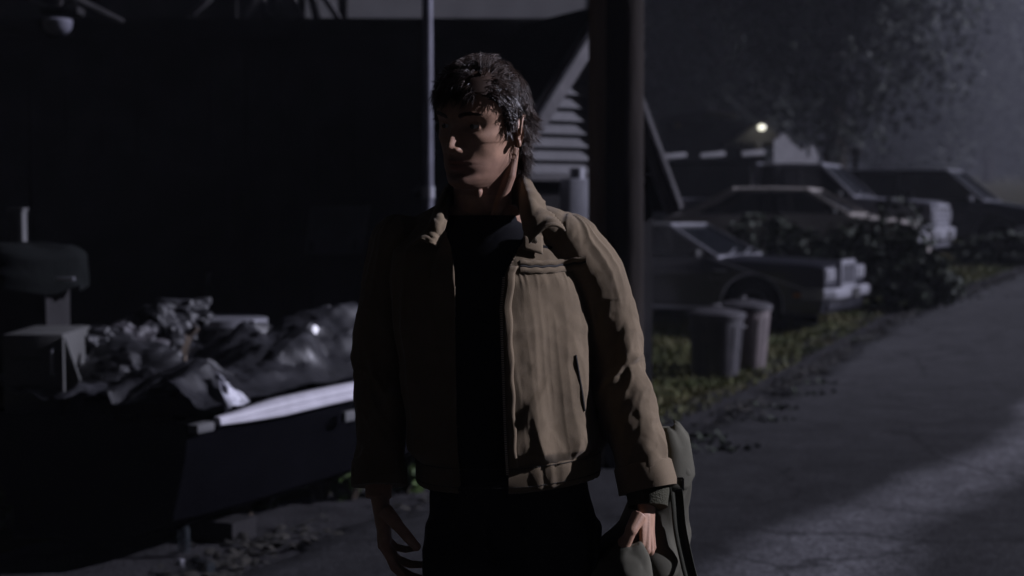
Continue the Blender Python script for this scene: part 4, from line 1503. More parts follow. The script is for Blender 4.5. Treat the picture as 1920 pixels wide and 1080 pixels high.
dY += .0070 * ga(X, Z, 0, -.0785, .0165, .0050)
dY += -.0055 * ga(X, Z, 0, -.0716, .023, .0019)
dY += -.0015 * ga(X, Z, 0, -.0605, .003, .005)
dY += -.0045 * ga(X, Z, 0, -.0885, .02, .0045)
dY += .0055 * ga(X, Z, 0, -.105, .015, .010)
dY += .003 * ga(ax, Z, .018, -.107, .010, .009)
Y = Y - dY * fr
jaw = .004 * ga(np.abs(Y - .012), Z, 0, -.075, .02, .016)
X = X + np.sign(X) * jaw
X = X * np.where(Z < -.03, .95, .97)
HV = np.c_[X.ravel(), Y.ravel(), Z.ravel()]
mbB = MB()
hv = from_head(HV)
mbB.v = [tuple(q) for q in hv]
mbB.f = [(i * N_T + k, i * N_T + (k + 1) % N_T, (i + 1) * N_T + (k + 1) % N_T, (i + 1) * N_T + k) for i in range(N_Z - 1) for k in range(N_T)]
mbB.f += [tuple(range(N_T - 1, -1, -1)), tuple((N_Z - 1) * N_T + k for k in range(N_T))]


def H(x, y, z): return HM @ Vector((x, y, z))


# ears
for sg in (-1, 1):
    e = HR.to_3x3() @ Matrix.Rotation(sg * R(22), 3, 'Z') @ Matrix.Rotation(R(-12), 3, 'X')
    c = H(sg * .076, .016, -.012)
    mbB.ball(c, (.005, .014, .027), 10, e)
    pth = []
    for k in range(13):
        a = R(-50 + 250 * k / 12)
        pth.append(c + e @ Vector((sg * .007 + sg * .003 * math.sin(a), .0165 * math.cos(a), .030 * math.sin(a) + .002)))
    mbB.tube(pth, [.0035] * 13, 8)
    mbB.ball(c + e @ Vector((sg * .003, -.006, -.025)), (.005, .007, .008), 8, e)
    mbB.ball(c + e @ Vector((sg * .005, -.011, -.004)), (.004, .004, .007), 8, e)
# eyelids: a shell whose slit is pushed in
EYE = [H(sg * .0315, -.0655, .0005) for sg in (-1, 1)]
for c in EYE:
    b = MB().ball((0, 0, 0), .0142, 34)
    vv = np.array(b.v)
    el_ = np.degrees(np.arctan2(vv[:, 2], -vv[:, 1]))
    azi = np.abs(vv[:, 0]) / .0142
    lim_u, lim_l = 17 * (1 - azi ** 2.4) - 1, -20 * (1 - azi ** 2.4)
    slit = (vv[:, 1] < -.003) & (el_ < lim_u) & (el_ > lim_l)
    vv[slit] *= .70
    b.v = [tuple(HR.to_3x3() @ Vector(q) + c) for q in vv]
    mbB.add(b.v, b.f)
# neck, torso core, legs core, arms core
mbB.tube([(-.004, .040, 1.56), (-.005, .022, 1.63), (-.008, .004, 1.70), (-.010, -.004, 1.77)], [(.066, .062), (.060, .058), (.057, .056), (.055, .058)], 28)
for sg in (-1, 1):      # neck muscles from behind the ear to the breastbone
    p0 = H(sg * .060, .028, -.045)
    p1 = Vector((-.004 + sg * .016, -.028, 1.592))
    mbB.tube([p0, p0.lerp(p1, .35) + Vector((sg * .006, -.004, 0)), p0.lerp(p1, .7) + Vector((sg * .002, -.003, 0)), p1], [.011, .013, .012, .009], 12)
mbB.ball((-.014, -.045, 1.662), (.009, .011, .013), 10)      # Adam's apple


def ring(cx, cy, z, hw, hd, n=40, e=2.4, yaw=0.0):
    out = []
    if yaw:
        return [Vector((cx, cy, 0)) + Matrix.Rotation(yaw, 3, 'Z') @ (q - Vector((cx, cy, 0))) for q in ring(cx, cy, z, hw, hd, n, e)]
    for k in range(n):
        a = 2 * math.pi * k / n
        c, s = math.cos(a), math.sin(a)
        out.append(Vector((cx + hw * math.copysign(abs(c) ** (2 / e), c), cy + hd * math.copysign(abs(s) ** (2 / e), s), z)))
    return out


core = [(1.0, .052, .03, .145, .085), (1.09, .048, .028, .148, .088), (1.2, .035, .025, .145, .088), (1.35, .012, .02, .155, .095), (1.48, 0, .02, .168, .098), (1.555, -.003, .02, .155, .085), (1.60, -.004, .026, .105, .066), (1.635, -.005, .03, .066, .056)]
mbB.loft([ring(cx, cy, z, hw, hd) for z, cx, cy, hw, hd in core])
LEGS = [[(.135, .02, 1.0), (.15, -.03, .52), (.165, .03, .11)], [(-.03, .02, 1.0), (-.055, -.10, .54), (-.06, .06, .13)]]
for lg in LEGS:
    mbB.tube(lg, [.078, .052, .038], 16)
ARM_R = [(.165, .025, 1.555), (.215, .042, 1.49), (.240, .052, 1.40), (.260, .050, 1.30), (.284, .022, 1.22), (.306, -.012, 1.14), (.318, -.028, 1.085)]
ARM_L = [(-.168, .02, 1.555), (-.186, .03, 1.48), (-.197, .035, 1.40), (-.207, .035, 1.30), (-.212, .02, 1.21), (-.212, .0, 1.13), (-.211, -.012, 1.09)]


def fine(arm, n=26):
    A_ = np.array(arm)
    u = np.linspace(0, len(A_) - 1, n)
    return [tuple(smooth_tab(np.array([q]), np.arange(len(A_)), A_[:, c])[0] for c in range(3)) for q in u]


NR = len(ARM_R)
ARM_R, ARM_L = fine(ARM_R), fine(ARM_L)
WR = Vector((.318, -.042, 1.052))
WL = Vector((-.211, -.022, 1.060))
for arm, w in ((ARM_R, WR), (ARM_L, WL)):
    mbB.tube([Vector(q) for q in arm] + [w], list(np.interp(np.linspace(0, 7, len(arm) + 1), range(8), [.045, .046, .044, .040, .037, .033, .030, .026])), 16)


def finger(o, pts, r):
    for i in range(len(pts) - 1):
        mbB.tube([pts[i], pts[i + 1]], [r[i], r[i + 1]], 10)
        mbB.ball(pts[i + 1], r[i + 1] * 1.03, 8)


def hand(w, D, Mm, Ff, curls, thumb, sc=1.0):
    """w wrist, D down the hand, Mm towards the palm side, Ff towards the thumb"""
    D, Mm, Ff = D.normalized(), Mm.normalized(), Ff.normalized()

    def q(d, m, f): return w + D * d * sc + Mm * m * sc + Ff * f * sc
    ks = [(.086, .000, .030), (.090, -.003, .0095), (.085, -.002, -.0115), (.076, .001, -.031)]
    lens = [(.046, .027, .021), (.050, .031, .022), (.046, .028, .022), (.036, .021, .019)]
    # palm
    rings = []
    for s_, hw, th_ in ((-.01, .026, .019), (.02, .034, .017), (.05, .040, .0155), (.078, .042, .013), (.090, .038, .010)):
        c = q(s_, .003, .0)
        rings.append([c + Ff * math.cos(a) * hw * sc + Mm * math.sin(a) * th_ * sc for a in [2 * math.pi * k / 20 for k in range(20)]])
    mbB.loft(rings)
    for i in range(4):
        a = curls[i]
        pts = [q(*ks[i])]
        mbB.tube([q(.02, 0, ks[i][2] * .55), pts[0]], [.009 * sc, .0105 * sc], 10)
        mbB.ball(pts[0], .0108 * sc, 8)
        ang_ = 0
        spread_ = (1.5 - i) * curls[4]
        for L, da in zip(lens[i], a):
            ang_ += da
            dv = D * math.cos(R(ang_)) + Mm * math.sin(R(ang_)) + Ff * math.sin(R(spread_)) * math.cos(R(min(90, ang_)))
            pts.append(pts[-1] + dv.normalized() * L * sc)
        rr = [.0098, .0090, .0083, .0070] if i < 3 else [.0085, .0078, .0072, .0062]
        finger(None, pts, [x * sc for x in rr])
    tp = [q(*x) for x in thumb]
    mbB.tube([tp[0], tp[1]], [.015 * sc, .0125 * sc], 12)
    mbB.ball(tp[1], .0122 * sc, 8)
    finger(None, tp[1:], [.0115 * sc, .0105 * sc, .0088 * sc])
    return q


# hand on camera right: fist round the bag strap, thumb side turned to the camera
DR = Vector((.02, -.10, -1))
qR = hand(WR, DR, Vector((-.93, -.30, .02)), Vector((-.30, -.93, .1)),
          [(80, 92, 52), (82, 94, 52), (84, 94, 54), (86, 94, 54), 0],
          [(.018, .012, .030), (.046, .026, .046), (.074, .040, .040), (.094, .046, .028)], 1.0)
# hand on camera left: hanging relaxed, fingers pointing down and inwards
DL = Vector((.12, -.05, -1))
hand(WL, DL, Vector((.80, .15, .10)), Vector((.15, -.98, .06)),
     [(16, 22, 14), (24, 26, 16), (30, 30, 18), (36, 32, 20), 3],
     [(.020, .008, .030), (.048, .026, .046), (.075, .044, .050), (.096, .058, .050)], 1.02)

BV, BF = voxel(mbB, .00165, 1)
# tint: lips, stubble, ear and knuckle warmth (true colours of the skin)
hl_ = to_head(BV)
tint = np.ones((len(BV), 4), np.float32)
isf = (hl_[:, 1] < -.03) & (np.abs(hl_[:, 2]) < .13)
x_, z_ = hl_[:, 0], hl_[:, 2]
lip = isf * np.clip(ga(x_, z_, 0, -.0665, .021, .0048) * 1.3 + ga(x_, z_, 0, -.078, .019, .0058) * 1.3, 0, 1)
st = (hl_[:, 1] < .02) * np.clip((-.052 - z_) / .02, 0, 1) * (z_ > -.135) * (1 - lip)
for c_i, (kl, ks_) in enumerate(((.82, .80), (.58, .80), (.60, .84))):
    tint[:, c_i] = (1 - lip * (1 - kl)) * (1 - st * (1 - ks_))
body = np_mesh(BV, BF, 'body', M['skin'], man)
ca_ = body.data.color_attributes.new('tint', 'FLOAT_COLOR', 'POINT')
ca_.data.foreach_set('color', tint.ravel())
for c in EYE:
    eo = MB().ball(c, .0127, 20).build('eyeball', M['eye'], man)
    gz = (HR.to_3x3() @ Vector((-.30, -1, -.02))).normalized()
    ic = c + gz * .0104
    mb = MB()
    u = gz.cross(Vector((0, 0, 1))).normalized()
    w = u.cross(gz)
    mb.loft([[ic + (u * math.cos(a) + w * math.sin(a)) * r_ + gz * dz for a in [k * .3142 for k in range(20)]] for r_, dz in ((.0062, -.0005), (.0055, .0012), (.003, .0028), (.0004, .0031))])
    mb.build('iris', M['iris'], eo)

# ---- hair
iv3 = HR.to_3x3()


def scalp_ok(p):
    x, y, z = p
    if z > .117: return True
    a = math.degrees(math.atan2(abs(x), -y))       # 0 front .. 180 back
    lim = np.interp(a, [0, 25, 45, 60, 72, 80, 88, 102, 114, 122, 134, 180], [.066, .063, .052, .038, .002, -.006, .026, .030, .022, -.045, -.072, -.080])
    return z > lim


cand = HV[(HV[:, 2] > -.09)]
cand = np.array([p for p in cand[::3] if scalp_ok(p)])
# even out the density of the samples
keep, cell = [], {}
order = rng.permutation(len(cand))
for i in order:
    k = tuple((cand[i] / .0072).astype(int))
    if k in cell: continue
    cell[k] = 1
    keep.append(i)
roots = cand[keep]


def outside(p, m):
    """push p out of the skull ellipsoid by margin m"""
    q = np.array([p[0] / (.0755 + m), (p[1] - .006) / (.099 + m), (p[2] - .012) / (.108 + m)])
    l = np.linalg.norm(q)
    if l < 1 and p[2] > -.055:
        return np.array([p[0] / l, (p[1] - .006) / l + .006, (p[2] - .012) / l + .012])
    if p[2] <= -.055:      # keep off the neck
        r_ = math.hypot(p[0], p[1] - .02)
        if r_ < .064 + m:
            k = (.064 + m) / max(r_, 1e-4)
            return np.array([p[0] * k, (p[1] - .02) * k + .02, p[2]])
    return p


guides = []
crown = np.array([0.01, .055, .115])
for p in roots:
    n = np.array([p[0] / .075 ** 2, (p[1] - .006) / .1 ** 2, (p[2] - .012) / .108 ** 2])
    n /= np.linalg.norm(n)
    fl_ = p - crown
    fl_ = fl_ - n * fl_.dot(n)
    fl_ = fl_ / (np.linalg.norm(fl_) + 1e-6)
    a = math.degrees(math.atan2(abs(p[0]), -p[1]))
    front = a < 60 and p[2] > .03
    nape = a > 113 and p[2] < .045
    if front:
        fl_ = fl_ + np.array([-.45, 0, 0])
    L = rng.uniform(.022, .050) if front else rng.uniform(.035, .064)
    if 28 < a < 78:        # brushed back along the temples
        fl_ = fl_ * .5 + np.array([0, .9, .15])
        fl_ = fl_ - n * fl_.dot(n)
        fl_ /= np.linalg.norm(fl_) + 1e-6
    if 60 < a < 116: L = (rng.uniform(.020, .034) if a > 72 else rng.uniform(.028, .045)) if p[2] > .05 else rng.uniform(.014, .022)
    if nape: L = rng.uniform(.036, .064)
    if 65 < a < 85 and p[2] < .02: L = rng.uniform(.018, .028)
    lift = rng.uniform(.35, .95) if p[2] > .06 else .3
    if nape: lift = .4
    d = n * lift + fl_ * .8 + rng.normal(0, .16, 3)
    d /= np.linalg.norm(d)
    pts = [p - n * .003]
    ns = 9
    m_ = rng.uniform(.003, .015) if not nape else rng.uniform(.006, .022)
    ph, amp = rng.uniform(0, 6.28), (rng.uniform(.35, .9) if nape else rng.uniform(.15, .55))
    side = np.cross(n, d)
    for s_ in range(ns):
        t_ = s_ / ns
        d = d + np.array([0, 0, (-.24 if not nape else -.16) if not 28 < a < 78 else -.10]) + fl_ * (.10 if not 28 < a < 78 else .2)
        if nape and t_ > .45: d = d + n * .42 + np.array([0, 0, .10])     # ends flick out
        d = d + side * math.sin(ph + t_ * (9 if nape else 5)) * amp
        d /= np.linalg.norm(d)
        q = pts[-1] + d * L / ns
        q2 = outside(q, m_ * min(1, t_ * 3))
        pts.append(q2)
    guides.append((np.array(pts), n))

HVv, HFf = [], []
base = 0
for pts, n in guides:
    k = 11
    for _ in range(k):
        off = rng.normal(0, .0024, 3)
        tipo = rng.normal(0, .0042, 3)
        sc_ = rng.uniform(.75, 1.12)
        m = int(max(4, round(len(pts) * min(1, sc_))))
        P_ = pts[:m]
        t_ = np.linspace(0, 1, m)[:, None]
        P_ = P_ + off * (1 - t_ * .4) + tipo * t_ ** 1.5
        w0 = rng.uniform(.00055, .0010)
        tv = np.gradient(P_, axis=0)
        tv /= np.maximum(np.linalg.norm(tv, axis=1), 1e-9)[:, None]
        u = np.cross(tv, n)
        u /= np.maximum(np.linalg.norm(u, axis=1), 1e-6)[:, None]
        v = np.cross(tv, u)
        wt = w0 * (1 - t_ ** 2 * .9)
        ringp = np.stack([P_ + u * wt, P_ - u * wt * .5 + v * wt * .87, P_ - u * wt * .5 - v * wt * .87], 1).reshape(-1, 3)
        HVv.append(ringp)
        i0 = np.arange(m - 1)[:, None] * 3 + base
        for a_ in range(3):
            b_2 = (a_ + 1) % 3
            HFf.append(np.c_[i0 + a_, i0 + b_2, i0 + 3 + b_2, i0 + 3 + a_])
        base += m * 3
HVv = from_head(np.concatenate(HVv))
HFf = np.concatenate(HFf)
hair = np_mesh(HVv, HFf, 'hair', M['hair'], man)
hair['kind'] = 'stuff'
# dark scalp cap so no skin shows between the locks
capv = HV.reshape(N_Z, N_T, 3)
mask = np.array([[scalp_ok(p) and p[2] > -.085 for p in row] for row in capv])
idx = -np.ones(mask.shape, int)
CVv = []
CF_ = []
for i in range(N_Z):
    for k in range(N_T):
        if mask[i, k]:
            idx[i, k] = len(CVv)
            p = capv[i, k]
            nn = np.array([p[0], p[1] - .006, p[2] * .9])
            CVv.append(p + nn / np.linalg.norm(nn) * .0045)
for i in range(N_Z - 1):
    for k in range(N_T):
        q = (idx[i, k], idx[i, (k + 1) % N_T], idx[i + 1, (k + 1) % N_T], idx[i + 1, k])
        if min(q) >= 0: CF_.append(q)
np_mesh(from_head(np.array(CVv)), np.array(CF_), 'hair_cap', M['hair'], man)
# eyebrows
mb = MB()
for sg in (-1, 1):
    for k in range(170):
        s_ = rng.random()
        x = sg * (.012 + .036 * s_)
        z = .0185 + .007 * math.sin(s_ * 2.4) + rng.normal(0, .0016) * (1.2 - s_ * .6)
        k_ = np.argmin((HV[:, 0] - x) ** 2 + (HV[:, 2] - z) ** 2 + (HV[:, 1] > 0))
        p0 = np.array([x, HV[k_, 1] - .0012, z])
        p1 = p0 + np.array([sg * .007, -.0005 + .003 * s_, .003 - .004 * s_])
        mb.tube([H(*p0), H(*p1)], [.0009, .0003], 3, cap=False)
bo_ = mb.build('eyebrows', M['hair'], man)
bo_['kind'] = 'stuff'

# ---- jacket
mbJ = MB()
TOR = [(1.088, .045, .03, .168, .112), (1.10, .045, .03, .170, .114), (1.14, .042, .03, .178, .124), (1.21, .034, .028, .182, .127), (1.30, .022, .025, .187, .130), (1.40, .010, .022, .192, .131), (1.49, .001, .02, .194, .126), (1.545, -.003, .02, .186, .108), (1.585, -.004, .024, .150, .088), (1.615, -.005, .03, .108, .074), (1.638, -.005, .034, .084, .066)]
mbJ.loft([ring(cx, cy, z, hw, hd, 56, 2.25, R(13) * min(1, max(0, (1.62 - z) / .06))) for z, cx, cy, hw, hd in TOR])
for sg in (-1, 1):
    mbJ.tube([(sg * .055 - .005, .034, 1.606), (sg * .115 - .003, .028, 1.587 - .018 * (sg < 0)), (sg * .165, .02, 1.557 - .01 * (sg < 0))], [(.05, .045), (.058, .05), (.060, .058)], 24)
RR = [.060, .064, .062, .058, .0555, .0535, .055]
RL = [.060, .062, .060, .056, .053, .050, .051]
for arm, rr in ((ARM_R, RR), (ARM_L, RL)):
    mbJ.tube(arm, list(np.interp(np.linspace(0, NR - 1, len(arm)), range(NR), rr)), 28)
    mbJ.ball(arm[0], .062, 12)
JV, JF = voxel(mbJ, .0027, 6)
JN = normals(JV, JF)


def seg_param(V, arm):
    A_ = np.array(arm)
    best, bt, bc = np.full(len(V), 9.0), np.zeros(len(V)), np.zeros((len(V), 3))
    acc = 0.0
    for i in range(len(A_) - 1):
        d_ = A_[i + 1] - A_[i]
        L = np.linalg.norm(d_)
        t_ = np.clip(((V - A_[i]) @ d_) / L ** 2, 0, 1)
        c = A_[i] + t_[:, None] * d_
        dist = np.linalg.norm(V - c, axis=1)
        k = dist < best
        best[k], bt[k], bc[k] = dist[k], acc + t_[k] * L, c[k]
        acc += L
    return best, bt, bc


dR, tR, cR = seg_param(JV, ARM_R)
dL, tL, cL = seg_param(JV, ARM_L)
tx = np.interp(JV[:, 2], [q[0] for q in TOR], [q[1] for q in TOR])
hw_ = np.interp(JV[:, 2], [q[0] for q in TOR], [q[3] for q in TOR])
inx = np.abs(JV[:, 0] - tx) / hw_
slv = np.maximum(np.clip((.078 - dR) / .02, 0, 1) * (JV[:, 0] > .1), np.clip((.075 - dL) / .02, 0, 1) * (JV[:, 0] < -.1))
slv = slv * np.clip((inx - .72) / .3, 0, 1)
slv[(JV[:, 0] > .15) & (dR < .07) & (JV[:, 2] < 1.45)] = np.maximum(slv[(JV[:, 0] > .15) & (dR < .07) & (JV[:, 2] < 1.45)], np.clip((inx[(JV[:, 0] > .15) & (dR < .07) & (JV[:, 2] < 1.45)] - .95) / .15, 0, 1))
tor = 1 - slv
# torso folds: long vertical drapes hanging from the chest, gathered above the hem band
x_, y_, z_ = JV[:, 0], JV[:, 1], JV[:, 2]
arc = np.arctan2(x_ - tx, -(y_ - .025))           # 0 front, positive to camera right
wz1 = (vnoise(np.c_[arc * 1.5, z_ * 5, 0 * z_], 31) - .5)
f1 = ridged(np.c_[arc * 2.5 + wz1 * .9 + (1.3 - z_) * .45, z_ * 1.5, 0 * z_ + 2.2], 33) ** 1.3
f2 = ridged(np.c_[arc * 5.2 + wz1 * 1.2, z_ * 3.0, 0 * z_ + 5.1], 35) ** 1.5
f3 = ridged(np.c_[arc * 9, z_ * 7, 0 * z_ + 8], 37)
low = np.clip((1.50 - z_) / .10, 0, 1)
hemk = np.clip((z_ - 1.13) / .03, 0, 1)
gat = np.exp(-((z_ - 1.165) / .035) ** 2)
D_ = tor * low * hemk * (.030 * (f1 - .45) + .0045 * (f2 - .4) + .0012 * (f3 - .5)) + tor * gat * (.003 + .008 * (f1 - .4))
# chest: short puckers under the yoke and round the pocket
chest = np.exp(-((z_ - 1.555) / .05) ** 2)
D_ += tor * chest * (.004 * (f1 - .4) + .0025 * (f2 - .4))
D_ += tor * .0022 * (ridged(np.c_[arc * 14, z_ * 9, 0 * z_], 41) - .5) * np.exp(-((z_ - 1.50) / .02) ** 2)
# sleeves: slanting folds, strongest at the elbow and bunched above the cuff
for dd, tt, cc, sgn in ((dR, tR, cR, 1), (dL, tL, cL, -1)):
    on = slv * ((x_ > 0) if sgn > 0 else (x_ < 0))
    rad = JV - cc
    a_ = np.arctan2(rad[:, 1], rad[:, 0] * sgn)
    sx, sy = np.cos(a_), np.sin(a_)
    s1 = ridged(np.c_[tt * 11 + sx * .9 + sy * .55, sx * .8, sy * .8], 51) ** 1.5
    s2 = ridged(np.c_[tt * 22 + sx * 1.6 - sy * 1.1, sx * 1.4, sy * 1.4], 53) ** 1.6
    s3 = ridged(np.c_[tt * 3.2, sx * 2.4 + tt * 2.5, sy * 2.4], 55) ** 1.3
    w_el = np.exp(-((tt - .27) / .08) ** 2) + .75 * np.exp(-((tt - .43) / .05) ** 2)
    w_up = np.clip(1 - tt / .26, 0, 1)
    D_ += on * (w_el * (.0105 * (s1 - .42) + .004 * (s2 - .4)) + w_up * .0095 * (s3 - .42) + .002 * (s2 - .5))
    # armhole seam
    D_ -= .0022 * np.exp(-((slv - .5) / .18) ** 2) * (z_ > 1.42) * ((x_ > 0) if sgn > 0 else (x_ < 0))
# crisp small creases in the stiff canvas
cr1 = crumple(JV * np.array([1.0, 1.0, .85]) * 9, 201, 9, 1.0, .7)
cr2 = crumple(JV * 30, 202, 6, 1.0, .7)
D_ += (np.clip((1.50 - z_) / .08, .35, 1) * .0016 * cr1 + .00035 * cr2) * (1 + 1.2 * slv * np.exp(-((np.where(x_ > 0, tR, tL) - .30) / .13) ** 2))
# flattened hem band
D_ += tor * np.where(z_ < 1.132, -.003, 0)
JV = JV + JN * D_[:, None]
JV[:, 1] += 0
# one soft pass, then open the front above the zip and the bottom and neck
JV = lap(JV, JF, .25)
x_, y_, z_ = JV[:, 0], JV[:, 1], JV[:, 2]


def front_x(z):          # the edge of the camera-right front panel
    return np.interp(z, [1.05, 1.20, 1.44, 1.505, 1.555, 1.59, 1.62], [.050, .042, .034, .040, .066, .092, .090])


def front_xl(z):         # the other front panel hangs open
    return np.interp(z, [1.05, 1.20, 1.44, 1.505, 1.555, 1.59, 1.62], [-.046, -.054, -.056, -.057, -.064, -.078, -.086])


Cn = JV[JF].mean(1)
opn = (Cn[:, 1] < .01) & (Cn[:, 0] < front_x(Cn[:, 2])) & (Cn[:, 0] > front_xl(Cn[:, 2]))
top_c = (Cn[:, 2] > 1.628) & (np.abs(Cn[:, 0] + .005) < .095)
bot_c = (Cn[:, 2] < 1.094) & (np.abs(Cn[:, 0] - .045) < .15) & (np.abs(normals(JV, JF)[JF[:, 0], 2]) > .8)
dRc, _, _ = seg_param(Cn, ARM_R)
JF2 = JF[~(opn | top_c | bot_c)]
used = np.unique(JF2)
# the cut edges run clean along the front opening
_e1 = np.concatenate([JF2[:, [i, (i + 1) % 4]] for i in range(4)])
_e1.sort(axis=1)
_u, _c = np.unique(_e1, axis=0, return_counts=True)
bnd = np.unique(_u[_c == 1])
for fx_, lim_ in ((front_x, .0042), (front_xl, .0042)):
    t_x = fx_(JV[bnd, 2])
    k_ = (JV[bnd, 1] < .005) & (np.abs(JV[bnd, 0] - t_x) < lim_) & (JV[bnd, 2] > 1.10)
    JV[bnd[k_], 0] = t_x[k_]
rm_ = -np.ones(len(JV), int)
rm_[used] = np.arange(len(used))
jk = np_mesh(JV[used], rm_[JF2], 'jacket', M['jacket'], man)
md = jk.modifiers.new('thick', 'SOLIDIFY')
md.thickness = .0032
md.offset = -1


def surf(x, z, dz=0.0):
    """front surface of the jacket at local x, z"""
    k = (JV[:, 1] < .06)
    d2_ = (JV[k, 0] - x) ** 2 + (JV[k, 2] - z) ** 2
    i_ = np.argsort(d2_)[:6]
    return Vector((x, float(JV[k][i_, 1].mean()) - dz, z))


# front facing with stitching, zip teeth
for nm, fx, m_, wdt, zr in (('front_facing', front_x, M['jacket'], .012, (1.065, 1.52)),):
    V, Fq = [], []
    zs2 = np.linspace(zr[0] + .03, zr[1], 60)
    for z in zs2:
        x = float(fx(z))
        w1 = .0012 * math.sin(z * 90)
        for u in (0, .3, .7, 1):
            q = surf(x + wdt * u * 1.5, z, .0022 if u < 1 else .0004)
            V.append((q.x + w1, q.y - (.001 if 0 < u < 1 else 0), q.z))
    for i in range(len(zs2) - 1):
        for j in range(3):
            Fq.append((i * 4 + j, i * 4 + j + 1, (i + 1) * 4 + j + 1, (i + 1) * 4 + j))
    V = np.array(V)
    V[:, 1] = np.convolve(np.pad(V[:, 1], 8, 'edge'), np.ones(17) / 17, 'valid') * .5 + V[:, 1] * .5
    fo = np_mesh(V, np.array(Fq), nm, m_, man)
    md = fo.modifiers.new('thick', 'SOLIDIFY'); md.thickness = .0018
    mz = MB()
    for z in np.arange(1.12, 1.50, .0042):
        q = surf(float(fx(z)), float(z), .004)
        mz.box((q.x - wdt * .25, q.y, q.z), (.005, .0022, .0022))
    zp = mz.build('zip_teeth', M['brass'], man)
    zp['kind'] = 'stuff'

# hem band
V, Fq = [], []
nb = 150
rows = [(1.134, .0025), (1.130, .0065), (1.110, .0075), (1.086, .0070), (1.078, .0045), (1.080, -.004)]
for i in range(nb):
    a = 2 * math.pi * i / nb
    for z, o_ in rows:
        cx, cy = .046, .028
        hw, hd = .177 + o_, .122 + o_
        c, s = math.sin(a), -math.cos(a)
        wv = .0022 * math.sin(a * 46 + z * 30) * math.sin(a * 7) + .003 * (vnoise(np.array([[a * 6, z * 20, 0]]), 61)[0] - .5)
        x = cx + (hw + wv) * math.copysign(abs(c) ** .833, c)
        y = cy + (hd + wv) * math.copysign(abs(s) ** .833, s)
        dzz = -.030 * (1 - (x - .05) / .19) * (1 if x < .24 else 0) if x > .05 else -.030
        _q = Matrix.Rotation(R(10), 3, 'Z') @ Vector((x - cx, y - cy, 0))
        V.append((_q.x + cx, _q.y + cy, z + dzz * .55 + .022))
x0_ = [i for i in range(nb)]
for i in range(nb):
    j2 = (i + 1) % nb
    xm = (V[i * 6][0] + V[j2 * 6][0]) / 2
    ym = V[i * 6][1]
    if ym < 0 and -.048 < xm < .050: continue
    for j in range(5):
        Fq.append((i * 6 + j, j2 * 6 + j, j2 * 6 + j + 1, i * 6 + j + 1))
hb_ = np_mesh(V, np.array(Fq), 'hem_band', M['jacket'], man)
# rows of stitches: hem band, armhole, pocket
V = np.array(V)
ms = MB()
for j, off_ in ((1, -.004), (3, .004)):
    for i in range(nb):
        i2 = (i + 1) % nb
        p_a, p_b = V[i * 6 + j], V[i2 * 6 + j]
        if p_a[1] > .03: continue
        for t0 in (.05, .55):
            a_ = Vector(p_a + (p_b - p_a) * t0) + Vector((0, -.0012, off_))
            b_2 = Vector(p_a + (p_b - p_a) * (t0 + .32)) + Vector((0, -.0012, off_))
            ms.bar(a_, b_2, .0011, .0014)
so_ = ms.build('hem_stitches', M['jacket_in'], man)
so_['kind'] = 'stuff'

# collar
K = [((.088, -.108, 1.566), (.099, -.120, 1.578), (.153, -.106, 1.588)),
     ((.080, -.092, 1.584), (.090, -.106, 1.604), (.136, -.086, 1.606)),
     ((.071, -.062, 1.606), (.080, -.074, 1.640), (.116, -.050, 1.626)),
     ((.067, -.015, 1.628), (.075, -.022, 1.676), (.112, -.002, 1.643)),
     ((.061, .045, 1.638), (.067, .048, 1.698), (.090, .068, 1.654)),
     ((.030, .086, 1.643), (.032, .092, 1.704), (.036, .118, 1.653)),
     ((-.005, .092, 1.644), (-.005, .098, 1.705), (-.005, .126, 1.653))]
LOW = [.006, .014, .022, .022, .010, 0]
Kf = K + [tuple(((-.010 - q[0] * (.95, .95, .84)[i_]), q[1] + .012 * (k_ < 2), q[2] - (.010, .010 + LOW[k_], .034)[i_] * min(1, q[0] / .06)) for i_, q in enumerate(r)) for k_, r in list(enumerate(K[:-1]))[::-1]]
Kf = np.array(Kf)
nk = len(Kf)
uu = np.linspace(0, nk - 1, 110)
V, Fq = [], []
rowsn = 15
for u in uu:
    b_, f_, e_ = (np.array([smooth_tab(np.array([u]), np.arange(nk), Kf[:, r, c])[0] for c in range(3)]) for r in range(3))
    for j in range(rowsn):
        v = j / (rowsn - 1)
        if v < .4:
            q = b_ + (f_ - b_) * (v / .4)
        else:
            t_ = (v - .4) / .6
            out = (e_ - f_)
            q = f_ + out * t_ + np.array([0, 0, .014]) * math.sin(t_ * math.pi) * (1 - t_ * .5)
        n_ = (vnoise(np.array([[u * 2.2, v * 4, 0]]), 71)[0] - .5) * .006 + (vnoise(np.array([[u * 7, v * 6, 3]]), 73)[0] - .5) * .003
        if v > .93: n_ += .0015 * math.sin(u * 30)
        V.append(q + np.array([n_ * .5, -n_, n_]))
for i in range(len(uu) - 1):
    for j in range(rowsn - 1):
        Fq.append((i * rowsn + j, (i + 1) * rowsn + j, (i + 1) * rowsn + j + 1, i * rowsn + j + 1))
co = np_mesh(V, np.array(Fq), 'collar', M['jacket'], man)
md = co.modifiers.new('thick', 'SOLIDIFY'); md.thickness = .004
